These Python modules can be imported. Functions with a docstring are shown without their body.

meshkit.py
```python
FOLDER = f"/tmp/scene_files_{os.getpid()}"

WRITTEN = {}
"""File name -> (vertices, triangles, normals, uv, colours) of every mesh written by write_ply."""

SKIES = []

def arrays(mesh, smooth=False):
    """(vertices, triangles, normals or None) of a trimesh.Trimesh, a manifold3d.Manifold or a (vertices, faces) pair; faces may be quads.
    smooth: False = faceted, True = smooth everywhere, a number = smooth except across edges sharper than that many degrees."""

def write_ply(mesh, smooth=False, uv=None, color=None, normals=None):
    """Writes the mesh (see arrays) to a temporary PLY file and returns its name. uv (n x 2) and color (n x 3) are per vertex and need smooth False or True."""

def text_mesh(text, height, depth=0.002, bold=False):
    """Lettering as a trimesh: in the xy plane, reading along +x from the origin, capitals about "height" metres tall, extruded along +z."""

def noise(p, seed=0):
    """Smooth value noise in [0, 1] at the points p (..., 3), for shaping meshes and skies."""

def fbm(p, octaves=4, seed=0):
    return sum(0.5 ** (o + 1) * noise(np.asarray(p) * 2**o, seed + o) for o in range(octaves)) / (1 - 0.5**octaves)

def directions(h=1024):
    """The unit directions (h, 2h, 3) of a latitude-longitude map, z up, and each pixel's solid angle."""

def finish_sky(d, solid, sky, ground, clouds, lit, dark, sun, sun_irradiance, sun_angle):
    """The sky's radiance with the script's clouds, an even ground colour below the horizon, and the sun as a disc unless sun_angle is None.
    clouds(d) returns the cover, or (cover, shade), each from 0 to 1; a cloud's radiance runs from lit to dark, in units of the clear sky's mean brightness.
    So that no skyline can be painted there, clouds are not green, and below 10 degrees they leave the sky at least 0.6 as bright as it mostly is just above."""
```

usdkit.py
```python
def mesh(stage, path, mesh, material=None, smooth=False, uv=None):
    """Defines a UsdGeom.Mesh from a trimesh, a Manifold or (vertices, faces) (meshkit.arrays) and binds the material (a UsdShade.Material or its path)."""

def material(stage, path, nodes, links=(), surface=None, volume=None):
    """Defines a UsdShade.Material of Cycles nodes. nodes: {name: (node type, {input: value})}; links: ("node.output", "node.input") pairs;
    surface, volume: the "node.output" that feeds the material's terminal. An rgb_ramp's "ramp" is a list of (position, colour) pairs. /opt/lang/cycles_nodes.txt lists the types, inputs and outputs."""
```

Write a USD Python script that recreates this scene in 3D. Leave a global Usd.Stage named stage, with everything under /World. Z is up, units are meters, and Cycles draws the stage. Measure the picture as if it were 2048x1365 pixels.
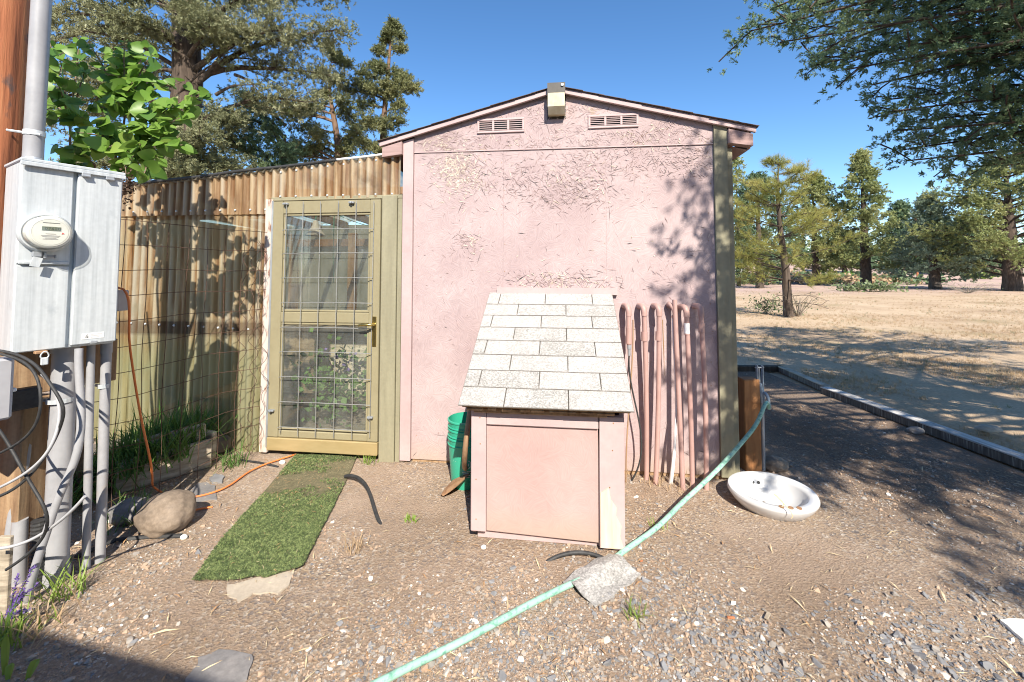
import math, random
import numpy as np, trimesh, usdkit, meshkit
from pxr import Usd, UsdGeom, UsdLux, UsdShade, Gf, Sdf, Vt

stage = Usd.Stage.CreateInMemory()
UsdGeom.SetStageUpAxis(stage, UsdGeom.Tokens.z)
UsdGeom.SetStageMetersPerUnit(stage, 1.0)
stage.SetDefaultPrim(UsdGeom.Xform.Define(stage, '/World').GetPrim())
UsdGeom.Scope.Define(stage, '/World/Looks')

# ------------------------------------------------------------------ camera, sky, sun, exposure
FPX, CX, CY, PITCH, EYE = 850.0, 1024.0, 505.0, math.radians(2.7), 1.45
cam = UsdGeom.Camera.Define(stage, '/World/camera')
cam.CreateHorizontalApertureAttr(36.0)
cam.CreateVerticalApertureAttr(36.0 * 682 / 1024)
cam.CreateFocalLengthAttr(FPX / 2048 * 36.0)
cam.CreateVerticalApertureOffsetAttr(-(682.5 - CY) / 2048 * 36.0)
cam.CreateClippingRangeAttr(Gf.Vec2f(0.05, 2000))
cam.AddTranslateOp().Set(Gf.Vec3d(0, 0, EYE))
cam.AddRotateXOp().Set(90 + 2.7)
cam.CreateExposureAttr(1.03)

SUN_EL, SUN_AZ = math.radians(40), math.radians(10)      # azimuth east of the direction behind the camera
SUN = np.array([math.sin(SUN_AZ) * math.cos(SUN_EL), -math.cos(SUN_AZ) * math.cos(SUN_EL), math.sin(SUN_EL)])
sun = UsdLux.DistantLight.Define(stage, '/World/sun')
sun.CreateIntensityAttr(1.22)
sun.CreateAngleAttr(0.5)
sun.CreateColorAttr(Gf.Vec3f(1.0, 0.925, 0.81))
sun.CreateNormalizeAttr(True)
sun.AddRotateZOp().Set(10.0)
sun.AddRotateXOp().Set(50.0)
usdkit.material(stage, '/World/Looks/sky_light',
    {"sky": ("sky_texture", {"sky_type": "single_scattering", "sun_disc": False, "sun_elevation": SUN_EL, "sun_rotation": math.atan2(SUN[0], SUN[1]), "altitude": 1100.0, "air_density": 1.0, "aerosol_density": 0.35, "ozone_density": 2.2}),
     "hs": ("hsv", {"saturation": 1.2, "value": 1.15}), "bg": ("background_shader", {"strength": 0.10})}, [("sky.color", "hs.color"), ("hs.color", "bg.color")], surface="bg.background")
sky = UsdLux.DomeLight.Define(stage, '/World/sky')
UsdShade.MaterialBindingAPI.Apply(sky.GetPrim()).Bind(UsdShade.Material.Get(stage, '/World/Looks/sky_light'))
sky.GetPrim().SetCustomDataByKey('kind', 'structure')

RNG = np.random.default_rng(7)
R = random.Random(11)

# ------------------------------------------------------------------ measuring helpers (photo survey -> metres)
def ray(px, py):
    a, v = (px - CX) / FPX, (CY - py) / FPX
    return np.array([a, math.cos(PITCH) - math.sin(PITCH) * v, math.sin(PITCH) + math.cos(PITCH) * v])
def G(px, py, z=0.0):
    r = ray(px, py); return np.array([0, 0, EYE]) + r * ((z - EYE) / r[2])
def D(px, py, Y):
    r = ray(px, py); return np.array([0, 0, EYE]) + r * (Y / r[1])
class Frame:
    def __init__(s, o, deg):
        a = math.radians(deg); s.deg = deg; s.o = np.array([o[0], o[1], 0.0])
        s.R = np.array([[math.cos(a), -math.sin(a), 0], [math.sin(a), math.cos(a), 0], [0, 0, 1]])
    def at(s, px, py, d=0.0):
        c = s.R.T @ (np.array([0, 0, EYE]) - s.o); r = s.R.T @ ray(px, py)
        return c + r * ((-d - c[1]) / r[1])
    def loc(s, w): return s.R.T @ (np.asarray(w, float) - s.o)
    def world(s, l): return s.R @ np.asarray(l, float) + s.o
FW = Frame((0, 0), 0)
FS = Frame((0, 3.217), -7.0)          # shed front: x along the wall, y into the building
FB = Frame((-2.197, 1.879), 60.0)     # front of the electric cabinet

# ------------------------------------------------------------------ mesh builder
_BOX = None
def _boxtopo():
    global _BOX
    if _BOX is None:
        sg = [(a, b, c) for a in (-1, 1) for b in (-1, 1) for c in (-1, 1)]
        pts = np.array([[s[k] * (1 - (0 if k == j else .1)) for k in range(3)] for s in sg for j in range(3)])
        h = trimesh.convex.convex_hull(pts)
        idx = [int(np.argmin(((pts - v) ** 2).sum(1))) for v in h.vertices]
        f = np.array(idx)[h.faces]
        fix = []
        for t in f:
            n = np.cross(pts[t[1]] - pts[t[0]], pts[t[2]] - pts[t[0]])
            fix.append(t if n @ pts[t].mean(0) > 0 else t[::-1])
        _BOX = (np.repeat(np.array(sg), 3, 0), np.tile(np.arange(3), 8), np.array(fix))
    return _BOX
class MB:
    def __init__(s): s.v, s.f, s.n = [], [], 0
    def add(s, v, f):
        v = np.asarray(v, float); f = np.asarray(f, int)
        if f.shape[1] == 4: f = np.vstack([f[:, [0, 1, 2]], f[:, [0, 2, 3]]])
        s.v.append(v); s.f.append(f + s.n); s.n += len(v); return s
    def arrays(s): return np.vstack(s.v), np.vstack(s.f)
    def obox(s, c, half, ax=np.eye(3), ch=0.003):
        sg, j, f = _boxtopo(); half = np.asarray(half, float); ch = min(ch, half.min() * .45)
        m = np.ones((24, 3)) * ch; m[np.arange(24), j] = 0
        return s.add(np.asarray(c) + (sg * (half - m)) @ np.asarray(ax, float), f)
    def box(s, x0, x1, y0, y1, z0, z1, ch=0.003):
        return s.obox([(x0 + x1) / 2, (y0 + y1) / 2, (z0 + z1) / 2], [abs(x1 - x0) / 2, abs(y1 - y0) / 2, abs(z1 - z0) / 2], ch=ch)
    def beam(s, a, b, w, t, up=(0, 0, 1), ch=0.003):
        a, b = np.asarray(a, float), np.asarray(b, float); d = b - a; L = np.linalg.norm(d); d /= L
        u = np.asarray(up, float); u = u - d * (u @ d); u /= np.linalg.norm(u); r = np.cross(d, u)
        return s.obox((a + b) / 2, [L / 2, w / 2, t / 2], np.array([d, r, u]), ch)
    def tube(s, pts, r, n=8, caps=True):
        p = np.asarray(pts, float); m = len(p); r = np.broadcast_to(np.asarray(r, float), (m,))
        t = np.gradient(p, axis=0); t /= np.linalg.norm(t, axis=1, keepdims=True) + 1e-12
        u = np.cross(t[0], [0, 0, 1.0]);
        if np.linalg.norm(u) < 1e-3: u = np.cross(t[0], [1.0, 0, 0])
        u /= np.linalg.norm(u); V = []; a = np.linspace(0, 2 * np.pi, n, endpoint=False)
        for i in range(m):
            u = u - t[i] * (u @ t[i]); u /= np.linalg.norm(u) + 1e-12; w = np.cross(t[i], u)
            V.append(p[i] + r[i] * (np.cos(a)[:, None] * u + np.sin(a)[:, None] * w))
        i, k = np.meshgrid(np.arange(m - 1), np.arange(n), indexing='ij'); k2 = (k + 1) % n
        f = np.stack([i * n + k, i * n + k2, (i + 1) * n + k2, (i + 1) * n + k], -1).reshape(-1, 4)
        s.add(np.vstack(V), f)
        if caps:
            for e, fl in ((0, 1), (m - 1, 0)):
                c = np.vstack([V[e], p[e][None]]); q = np.arange(n)
                tri = np.stack([q, (q + 1) % n, np.full(n, n)], 1); s.add(c, tri[:, ::-1] if fl else tri)
        return s
    def lathe(s, prof, n=24, c=(0, 0, 0), ax=np.eye(3)):
        # prof: (radius, height) along ax[2]
        a = np.linspace(0, 2 * np.pi, n, endpoint=False); ax = np.asarray(ax, float); V = []
        for r, h in prof: V.append(np.asarray(c) + r * (np.cos(a)[:, None] * ax[0] + np.sin(a)[:, None] * ax[1]) + h * ax[2])
        m = len(prof); i, k = np.meshgrid(np.arange(m - 1), np.arange(n), indexing='ij'); k2 = (k + 1) % n
        return s.add(np.vstack(V), np.stack([i * n + k, i * n + k2, (i + 1) * n + k2, (i + 1) * n + k], -1).reshape(-1, 4))
    def grid(s, P):
        P = np.asarray(P, float); a, b = P.shape[:2]
        i, k = np.meshgrid(np.arange(a - 1), np.arange(b - 1), indexing='ij')
        return s.add(P.reshape(-1, 3), np.stack([i * b + k, (i + 1) * b + k, (i + 1) * b + k + 1, i * b + k + 1], -1).reshape(-1, 4))
    def prism(s, poly, lo, hi, axes='xz'):
        # polygon in the xz (or xy) plane pushed along y (or z)
        from shapely.geometry import Polygon
        m = trimesh.creation.extrude_polygon(Polygon(poly), hi - lo, engine='earcut'); v = m.vertices.copy(); f = m.faces
        if axes == 'xz': v = np.stack([v[:, 0], v[:, 2] + lo, v[:, 1]], 1); f = f[:, ::-1]
        else: v[:, 2] += lo
        return s.add(v, f)
    def ico(s, c, r, sub=2, sc=(1, 1, 1), jit=0.0, seed=0, ax=np.eye(3)):
        m = trimesh.creation.icosphere(sub, 1.0); v = m.vertices
        if jit: v = v * (1 + jit * (meshkit.fbm(v * 1.3 + seed * 7.1, 3, seed)[:, None] - .5) * 2)
        return s.add(np.asarray(c) + (v * r * np.asarray(sc)) @ np.asarray(ax, float), m.faces)
    def move(s, fn): s.v = [fn(v) for v in s.v]; return s

def smoothpath(pts, n=24):
    from scipy.interpolate import CubicSpline, PchipInterpolator
    p = np.asarray(pts, float); t = np.r_[0, np.cumsum(np.linalg.norm(np.diff(p, axis=0), axis=1))]
    return (CubicSpline if len(p) > 2 else PchipInterpolator)(t, p)(np.linspace(0, t[-1], n))

# ------------------------------------------------------------------ scene helpers
_names = {}
def numbered(parent, name):
    k = (parent, name); i = _names.get(k, -1) + 1; _names[k] = i
    return f'{parent}/{name}' if i == 0 else f'{parent}/{name}_{i:03d}'
def say(prim, label=None, cat=None, group=None, kind=None):
    for k, v in (('label', label), ('category', cat), ('group', group), ('kind', kind)):
        if v: prim.SetCustomDataByKey(k, v)
class Thing:
    def __init__(s, name, label, cat, base=(0, 0, 0), frame=FW, group=None):
        s.path = numbered('/World', name); s.base = np.asarray(base, float); s.frame = frame
        x = UsdGeom.Xform.Define(stage, s.path)
        x.AddTranslateOp().Set(Gf.Vec3d(*map(float, frame.world(base))))
        if frame.deg: x.AddRotateZOp().Set(float(frame.deg))
        say(x.GetPrim(), label, cat, group)
    def part(s, name, mb, mat, parent=None, smooth=False, label=None, kind=None):
        v, f = mb.arrays() if isinstance(mb, MB) else mb
        p = numbered(parent or s.path, name)
        m = usdkit.mesh(stage, p, (v - s.base, f), M[mat], smooth=smooth)
        say(m.GetPrim(), label, None, None, kind); return p
def solo(name, label, cat, mb, mat, frame=FW, smooth=False, group=None, kind=None, base=None):
    v, f = mb.arrays() if isinstance(mb, MB) else mb
    if base is None: base = np.array([v[:, 0].mean(), v[:, 1].mean(), v[:, 2].min()])
    m = usdkit.mesh(stage, numbered('/World', name), (v - base, f), M[mat], smooth=smooth)
    m.AddTranslateOp().Set(Gf.Vec3d(*map(float, frame.world(base))))
    if frame.deg: m.AddRotateZOp().Set(float(frame.deg))
    say(m.GetPrim(), label, cat, group, kind); return m
def quats(dirs, roll):
    d = np.asarray(dirs, float); d = d / (np.linalg.norm(d, axis=1, keepdims=True) + 1e-9)
    q = np.stack([1 + d[:, 2], -d[:, 1], d[:, 0], np.zeros(len(d))], 1)
    bad = q[:, 0] < 1e-4; q[bad] = [0, 1, 0, 0]
    q /= np.linalg.norm(q, axis=1, keepdims=True)
    c, s_ = np.cos(roll / 2), np.sin(roll / 2)
    w, x, y, z = q.T
    return np.stack([w * c - z * s_, x * c + y * s_, y * c - x * s_, w * s_ + z * c], 1)
def scatter(path, protos, pos, dirs, scales, rng, which=None, kind='stuff'):
    """protos: (vertices, faces, material) triples, copied to many places"""
    pi = UsdGeom.PointInstancer.Define(stage, path); n = len(pos)
    for i, (v, f, m) in enumerate(protos):
        p = f'{path}/shape_{i:03d}'; usdkit.mesh(stage, p, (v, f), M[m]); pi.CreatePrototypesRel().AddTarget(p)
    pi.CreatePositionsAttr(Vt.Vec3fArray.FromNumpy(np.asarray(pos, np.float32)))
    q = quats(dirs, rng.uniform(0, 2 * np.pi, n))
    pi.CreateOrientationsAttr(Vt.QuathArray([Gf.Quath(float(a), float(b), float(c), float(d)) for a, b, c, d in q]))
    sc = np.asarray(scales, np.float32); sc = np.repeat(sc[:, None], 3, 1) if sc.ndim == 1 else sc
    pi.CreateScalesAttr(Vt.Vec3fArray.FromNumpy(sc))
    pi.CreateProtoIndicesAttr(Vt.IntArray.FromNumpy((rng.integers(0, len(protos), n) if which is None else which).astype(np.int32)))
    if kind: pi.GetPrim().SetCustomDataByKey('kind', kind)
    return pi

# ------------------------------------------------------------------ materials
M = {}
def pm(name, ramp, scale=(6, 6, 6), detail=5, rough=.8, fine=None, bump=0.0, bscale=None, bdist=.01, metallic=0.0, spec=.35, rot=None, dist=0.0, object_space=False, lo=.3, hi=.7, trans=None, clear=None, stain=None, voro=None):
    """noise-coloured principled material. ramp: colours spread over lo..hi. fine: (scale, amount) speckle. voro: (scale, amount)"""
    if len(ramp) == 1: ramp = ramp * 2
    pos = np.linspace(lo, hi, len(ramp))
    N = {"g": ("texture_coordinate", {}) if object_space else ("geometry", {}),
         "m": ("mapping", {"scale": tuple(map(float, scale)), "rotation": tuple(rot or (0., 0., 0.))}),
         "n": ("noise_texture", {"scale": 1.0, "detail": float(detail), "roughness": .6, "distortion": float(dist)}),
         "r": ("rgb_ramp", {"ramp": [(float(a), c) for a, c in zip(pos, ramp)]}),
         "p": ("principled_bsdf", {"roughness": float(rough), "metallic": float(metallic), "specular_ior_level": float(spec)})}
    src = "g.object" if object_space else "g.position"
    L = [(src, "m.vector"), ("m.vector", "n.vector"), ("n.fac", "r.fac")]
    col = "r.color"
    if stain:
        # stain: (scale xyz, colour, lo, hi)
        N |= {"sm": ("mapping", {"scale": tuple(map(float, stain[0]))}), "sn": ("noise_texture", {"scale": 1.0, "detail": 5.0, "roughness": .65}),
              "sr": ("map_range", {"from_min": float(stain[2]), "from_max": float(stain[3]), "clamp": True}), "sx": ("mix_color", {"b": tuple(stain[1])})}
        L += [(src, "sm.vector"), ("sm.vector", "sn.vector"), ("sn.fac", "sr.value"), ("sr.result", "sx.fac"), (col, "sx.a")]; col = "sx.result"
    if voro:
        N |= {"vo": ("voronoi_texture", {"scale": float(voro[0])}), "vs": ("separate_color", {}), "vr": ("map_range", {"from_min": 0., "from_max": 1., "to_min": 1 - float(voro[1]), "to_max": 1 + float(voro[1]), "clamp": True}),
              "vc": ("combine_color", {}), "vx": ("mix_color", {"blend_type": "multiply", "fac": 1.0, "use_clamp": False})}
        L += [(src, "vo.vector"), ("vo.color", "vs.color"), ("vs.r", "vr.value"), ("vr.result", "vc.r"), ("vr.result", "vc.g"), ("vr.result", "vc.b"), (col, "vx.a"), ("vc.color", "vx.b")]; col = "vx.result"
    if fine:
        N |= {"fn": ("noise_texture", {"scale": float(fine[0]), "detail": 3.0, "roughness": .7}), "fr": ("map_range", {"from_min": .3, "from_max": .7, "to_min": 1 - float(fine[1]), "to_max": 1 + float(fine[1]), "clamp": True}),
              "fc": ("combine_color", {}), "fx": ("mix_color", {"blend_type": "multiply", "fac": 1.0, "use_clamp": False})}
        L += [(src, "fn.vector"), ("fn.fac", "fr.value"), ("fr.result", "fc.r"), ("fr.result", "fc.g"), ("fr.result", "fc.b"), (col, "fx.a"), ("fc.color", "fx.b")]; col = "fx.result"
    L.append((col, "p.base_color"))
    if bump:
        b = bscale or scale
        N |= {"bm": ("mapping", {"scale": tuple(map(float, b))}), "bn": ("noise_texture", {"scale": 1.0, "detail": 6.0, "roughness": .65}), "b": ("bump", {"strength": float(bump), "distance": float(bdist)})}
        L += [(src, "bm.vector"), ("bm.vector", "bn.vector"), ("bn.fac", "b.height"), ("b.normal", "p.normal")]
    out = "p.BSDF"
    if trans:
        N |= {"t": ("translucent_bsdf", {}), "mx": ("mix_closure", {"fac": float(trans)})}
        L += [(col, "t.color"), (out, "mx.closure1"), ("t.BSDF", "mx.closure2")]; out = "mx.closure"
    if clear:
        N |= {"tp": ("transparent_bsdf", {"color": (.92, .86, .72)}), "mt": ("mix_closure", {"fac": float(clear)})}
        L += [(out, "mt.closure1"), ("tp.BSDF", "mt.closure2")]; out = "mt.closure"
    M[name] = usdkit.material(stage, f'/World/Looks/{name}', N, L, surface=out); return name
def pane(name, tint=(.93, .95, .93), dirt=.06, ior=1.5):
    M[name] = usdkit.material(stage, f'/World/Looks/{name}', {
        "lw": ("layer_weight", {"blend": .5}), "pw": ("math", {"math_type": "power", "value2": 4.0}), "f": ("math", {"math_type": "multiply_add", "value2": .7, "value3": .045}), "t": ("transparent_bsdf", {"color": tint}), "g": ("glossy_bsdf", {"color": (1., 1., 1.), "roughness": .02}),
        "m": ("mix_closure", {}), "d": ("diffuse_bsdf", {"color": (.55, .55, .5)}), "gn": ("geometry", {}), "nm": ("mapping", {"scale": (5., 5., 2.)}), "n": ("noise_texture", {"scale": 1.0, "detail": 6.0, "roughness": .7}),
        "r": ("map_range", {"from_min": .35, "from_max": .8, "to_min": dirt * .4, "to_max": dirt * 2.2, "clamp": True}), "md": ("mix_closure", {})},
        [("lw.facing", "pw.value1"), ("pw.value", "f.value1"), ("f.value", "m.fac"), ("t.BSDF", "m.closure1"), ("g.BSDF", "m.closure2"), ("gn.position", "nm.vector"), ("nm.vector", "n.vector"), ("n.fac", "r.value"), ("r.result", "md.fac"), ("m.closure", "md.closure1"), ("d.BSDF", "md.closure2")], surface="md.closure")
    return name
def leafmat(name, a, b, trans=.3, rough=.5, scale=1.2, spec=.3, c=None):
    """two leaf colours mixed by large noise in space and by leaf"""
    N = {"g": ("geometry", {}), "n": ("noise_texture", {"scale": float(scale), "detail": 3.0}), "ad": ("math", {"math_type": "multiply_add", "value2": .45, "value3": 0.0}),
         "r": ("rgb_ramp", {"ramp": [(.25, a), (.8, b)] if c is None else [(.25, a), (.66, b), (.8, c)]}), "p": ("principled_bsdf", {"roughness": float(rough), "specular_ior_level": float(spec)}),
         "t": ("translucent_bsdf", {}), "m": ("mix_closure", {"fac": float(trans)}), "x": ("math", {"math_type": "add"})}
    L = [("g.position", "n.vector"), ("g.random_per_island", "ad.value1"), ("n.fac", "x.value1"), ("ad.value", "x.value2"), ("x.value", "s.value1") if False else ("x.value", "r.fac"), ("r.color", "p.base_color"), ("r.color", "t.color"), ("p.BSDF", "m.closure1"), ("t.BSDF", "m.closure2")]
    N["ad"][1]["value3"] = -.22
    M[name] = usdkit.material(stage, f'/World/Looks/{name}', N, L, surface="m.closure"); return name

PINK, PINKD = (.60, .385, .37), (.52, .32, .31)
def osb(name, c0, c1, worn, bump=.5, contrast=1.0):
    """painted strand board: flat strands in all directions, bare brown gaps where the paint has worn (worn: (z0, z1) rising wear, or a number)"""
    N = {"g": ("geometry", {}), "vo": ("voronoi_texture", {"scale": 17.0, "randomness": 1.0}), "vs": ("separate_color", {}), "an": ("math", {"math_type": "multiply", "value2": 6.28}),
         "ro": ("vector_rotate", {"rotate_type": "y_axis"}), "m": ("mapping", {"scale": (13., 13., 150.)}), "n": ("noise_texture", {"scale": 1.0, "detail": 3.0, "roughness": .6}),
         "big": ("noise_texture", {"scale": 2.4, "detail": 5.0, "roughness": .62}), "br": ("rgb_ramp", {"ramp": [(.35, c0), (.65, c1)]}),
         "st": ("map_range", {"from_min": .3, "from_max": .72, "to_min": 1 - .16 * contrast, "to_max": 1 + .08 * contrast, "clamp": True}), "sc": ("combine_color", {}), "sx": ("mix_color", {"blend_type": "multiply", "fac": 1.0, "use_clamp": False}),
         "s3": ("separate_xyz", {}), "wz": ("map_range", {"from_min": 1.0, "from_max": 2.0, "to_min": 0.0, "to_max": 1.0, "clamp": True}), "wn": ("noise_texture", {"scale": 3.6, "detail": 4.0, "roughness": .6}), "wm": ("map_range", {"from_min": .38, "from_max": .66, "clamp": True}),
         "wf": ("math", {"math_type": "multiply"}), "th": ("math", {"math_type": "multiply_add", "value2": .31, "value3": .135}), "df": ("math", {"math_type": "subtract"}), "mk": ("map_range", {"from_min": -.02, "from_max": .05, "clamp": True}),
         "bc": ("rgb_ramp", {"ramp": [(.0, (.10, .06, .045)), (.4, (.22, .14, .11)), (.62, (.42, .32, .24)), (.85, (.62, .52, .41))]}), "mx": ("mix_color", {}), "f": ("math", {"math_type": "multiply_add", "value2": -.8}),
         "b": ("bump", {"strength": float(bump), "distance": .007}), "p": ("principled_bsdf", {"roughness": .72, "specular_ior_level": .3})}
    L = [("g.position", "vo.vector"), ("vo.color", "vs.color"), ("vs.r", "an.value1"), ("g.position", "ro.vector"), ("an.value", "ro.angle"), ("ro.vector", "m.vector"), ("m.vector", "n.vector"),
         ("g.position", "big.vector"), ("big.fac", "br.fac"), ("n.fac", "st.value"), ("st.result", "sc.r"), ("st.result", "sc.g"), ("st.result", "sc.b"), ("br.color", "sx.a"), ("sc.color", "sx.b"),
         ("g.position", "s3.vector"), ("s3.z", "wz.value"), ("g.position", "wn.vector"), ("wn.fac", "wm.value"), ("wm.result", "wf.value1"), ("wz.result", "wf.value2"), ("wf.value", "th.value1"), ("th.value", "df.value1"), ("n.fac", "df.value2"), ("df.value", "mk.value"),
         ("vs.g", "bc.fac"), ("mk.result", "mx.fac"), ("sx.result", "mx.a"), ("bc.color", "mx.b"), ("mx.result", "p.base_color"), ("mk.result", "f.value1"), ("n.fac", "f.value3"), ("f.value", "b.height"), ("b.normal", "p.normal"), ("s3.z", "dz.value"), ("dz.result", "dm.value1"), ("big.fac", "dm.value2"), ("dm.value", "dx.fac"), ("mx.result", "dx.a"), ("dx.result", "p.base_color")]
    L.remove(("mx.result", "p.base_color"))
    N |= {"dz": ("map_range", {"from_min": .20, "from_max": .0, "to_max": 1.1, "clamp": True}), "dm": ("math", {"math_type": "multiply"}), "dx": ("mix_color", {"b": (.36, .27, .19)})}
    if isinstance(worn, tuple): N["wz"][1]["from_min"], N["wz"][1]["from_max"] = float(worn[0]), float(worn[1])
    else: N["wz"][1]["from_min"], N["wz"][1]["from_max"] = -1.0, 3.0; N["wz"][1]["to_min"] = N["wz"][1]["to_max"] = float(worn)
    M[name] = usdkit.material(stage, f'/World/Looks/{name}', N, L, surface="p.BSDF")
osb('pink_siding', (.355, .268, .267), (.425, .335, .33), (1.5, 2.25), .32)
osb('pink_gable', (.35, .262, .26), (.42, .328, .322), 1.3, .5)
osb('pink_board', (.38, .26, .24), (.45, .315, .292), .2, .10, .5)
pm('pink_trim', [(.385, .285, .28), (.455, .345, .335)], (3, 3, 3), rough=.6, fine=(30, .04), bump=.12, bscale=(40, 40, 6), bdist=.003)
pm('pink_pipe', [(.34, .21, .185), (.42, .27, .24)], (6, 6, 3), rough=.5, fine=(40, .05))
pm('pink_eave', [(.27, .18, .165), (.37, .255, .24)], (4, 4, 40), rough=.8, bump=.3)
pm('flake_tan', [(.46, .37, .28), (.78, .69, .57)], (20, 20, 20), rough=.9)
pm('flake_dark', [(.07, .045, .035), (.26, .16, .13)], (20, 20, 20), rough=.95)
pm('green_trim', [(.20, .183, .122), (.27, .25, .168)], (14, 14, 2), rough=.65, bump=.25, bscale=(60, 60, 5), bdist=.003, fine=(50, .06))
pm('olive_door', [(.225, .195, .118), (.265, .235, .145)], (5, 5, 3), rough=.42, fine=(30, .04), spec=.5)
pm('gold_kick', [(.36, .275, .13), (.43, .335, .17)], (6, 6, 20), rough=.4, metallic=.3, spec=.5)
pm('brass', [(.55, .42, .14), (.7, .55, .22)], (10, 10, 10), rough=.28, metallic=1.0)
pm('grid_wire', [(.28, .28, .265), (.40, .40, .385)], (20, 20, 20), rough=.45, metallic=.5)
pm('rust_wire', [(.07, .04, .03), (.16, .09, .06)], (30, 30, 30), rough=.7, metallic=.3)
pm('peeling_white', [(.20, .11, .08), (.42, .32, .26), (.50, .43, .38)], (34, 34, 8), rough=.85, bump=.3, lo=.36, hi=.5)
pm('old_wood', [(.17, .10, .055), (.30, .195, .11), (.37, .26, .155)], (30, 30, 2.2), rough=.85, bump=.5, bscale=(70, 70, 4), bdist=.004, fine=(60, .12))
pm('grey_wood', [(.20, .165, .12), (.38, .32, .24), (.48, .42, .33)], (5, 5, 40), rough=.88, bump=.5, bscale=(8, 8, 90), bdist=.004, fine=(60, .1))
pm('tie_wood', [(.24, .21, .18), (.46, .44, .41), (.58, .565, .54)], (40, 2.5, 40), rough=.9, bump=.6, bscale=(80, 5, 80), bdist=.006, fine=(60, .12))
pm('tie_side', [(.05, .038, .03), (.12, .095, .075), (.34, .31, .27)], (60, 60, 4), rough=.9, lo=.35, hi=.75)
pm('dark_wood', [(.035, .025, .018), (.09, .065, .045)], (20, 20, 3), rough=.9, bump=.3)
pm('orange_wood', [(.27, .115, .04), (.40, .19, .075)], (26, 26, 2.2), rough=.75, bump=.3, bscale=(70, 70, 4), fine=(40, .08))
pm('pole_wood', [(.12, .04, .02), (.38, .135, .06), (.47, .20, .09)], (24, 24, 1.2), rough=.8, bump=.6, bscale=(70, 70, 3), bdist=.006, stain=((9, 9, 4), (.10, .075, .07), .58, .68))
pm('rafter_wood', [(.13, .07, .035), (.28, .165, .085)], (10, 10, 10), rough=.85, stain=((12, 12, 12), (.05, .03, .02), .55, .7))
pm('galv', [(.40, .43, .445), (.50, .53, .545), (.57, .60, .61)], (55, 55, 1.8), rough=.5, metallic=.2, spec=.4, fine=(40, .05), stain=((8, 8, 5), (.36, .39, .41), .62, .8))
pm('galv_dull', [(.32, .34, .36), (.45, .47, .49)], (10, 10, 10), rough=.5, metallic=.6)
pm('conduit', [(.25, .25, .26), (.34, .34, .35)], (10, 10, 4), rough=.5, fine=(30, .05), stain=((6, 6, 6), (.30, .26, .22), .62, .8))
pm('grey_plastic', [(.30, .30, .32), (.36, .36, .38)], (8, 8, 8), rough=.5)
pm('black_rubber', [(.02, .02, .021), (.045, .045, .045)], (30, 30, 30), rough=.6, fine=(80, .2))
pm('grey_cable', [(.33, .33, .34), (.42, .42, .43)], (30, 30, 30), rough=.5)
pm('orange_cord', [(.62, .16, .045), (.72, .22, .06)], (20, 20, 20), rough=.5)
pm('white_plastic', [(.72, .72, .70), (.8, .8, .78)], (8, 8, 8), rough=.4)
pm('meter_face', [(.58, .58, .55), (.66, .66, .62)], (8, 8, 8), rough=.5)
pm('lcd', [(.13, .15, .11), (.17, .19, .14)], (8, 8, 8), rough=.25)
pm('ink', [(.03, .03, .03), (.05, .05, .05)], (8, 8, 8), rough=.6)
pm('red_mark', [(.6, .04, .03)], rough=.5)
pm('lamp_hood', [(.025, .022, .018), (.07, .06, .05)], (14, 14, 8), rough=.55, stain=((20, 20, 10), (.14, .12, .10), .6, .75))
pm('lamp_lens', [(.50, .41, .24), (.72, .66, .50)], (14, 14, 7), rough=.3, trans=.25, spec=.5)
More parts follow.
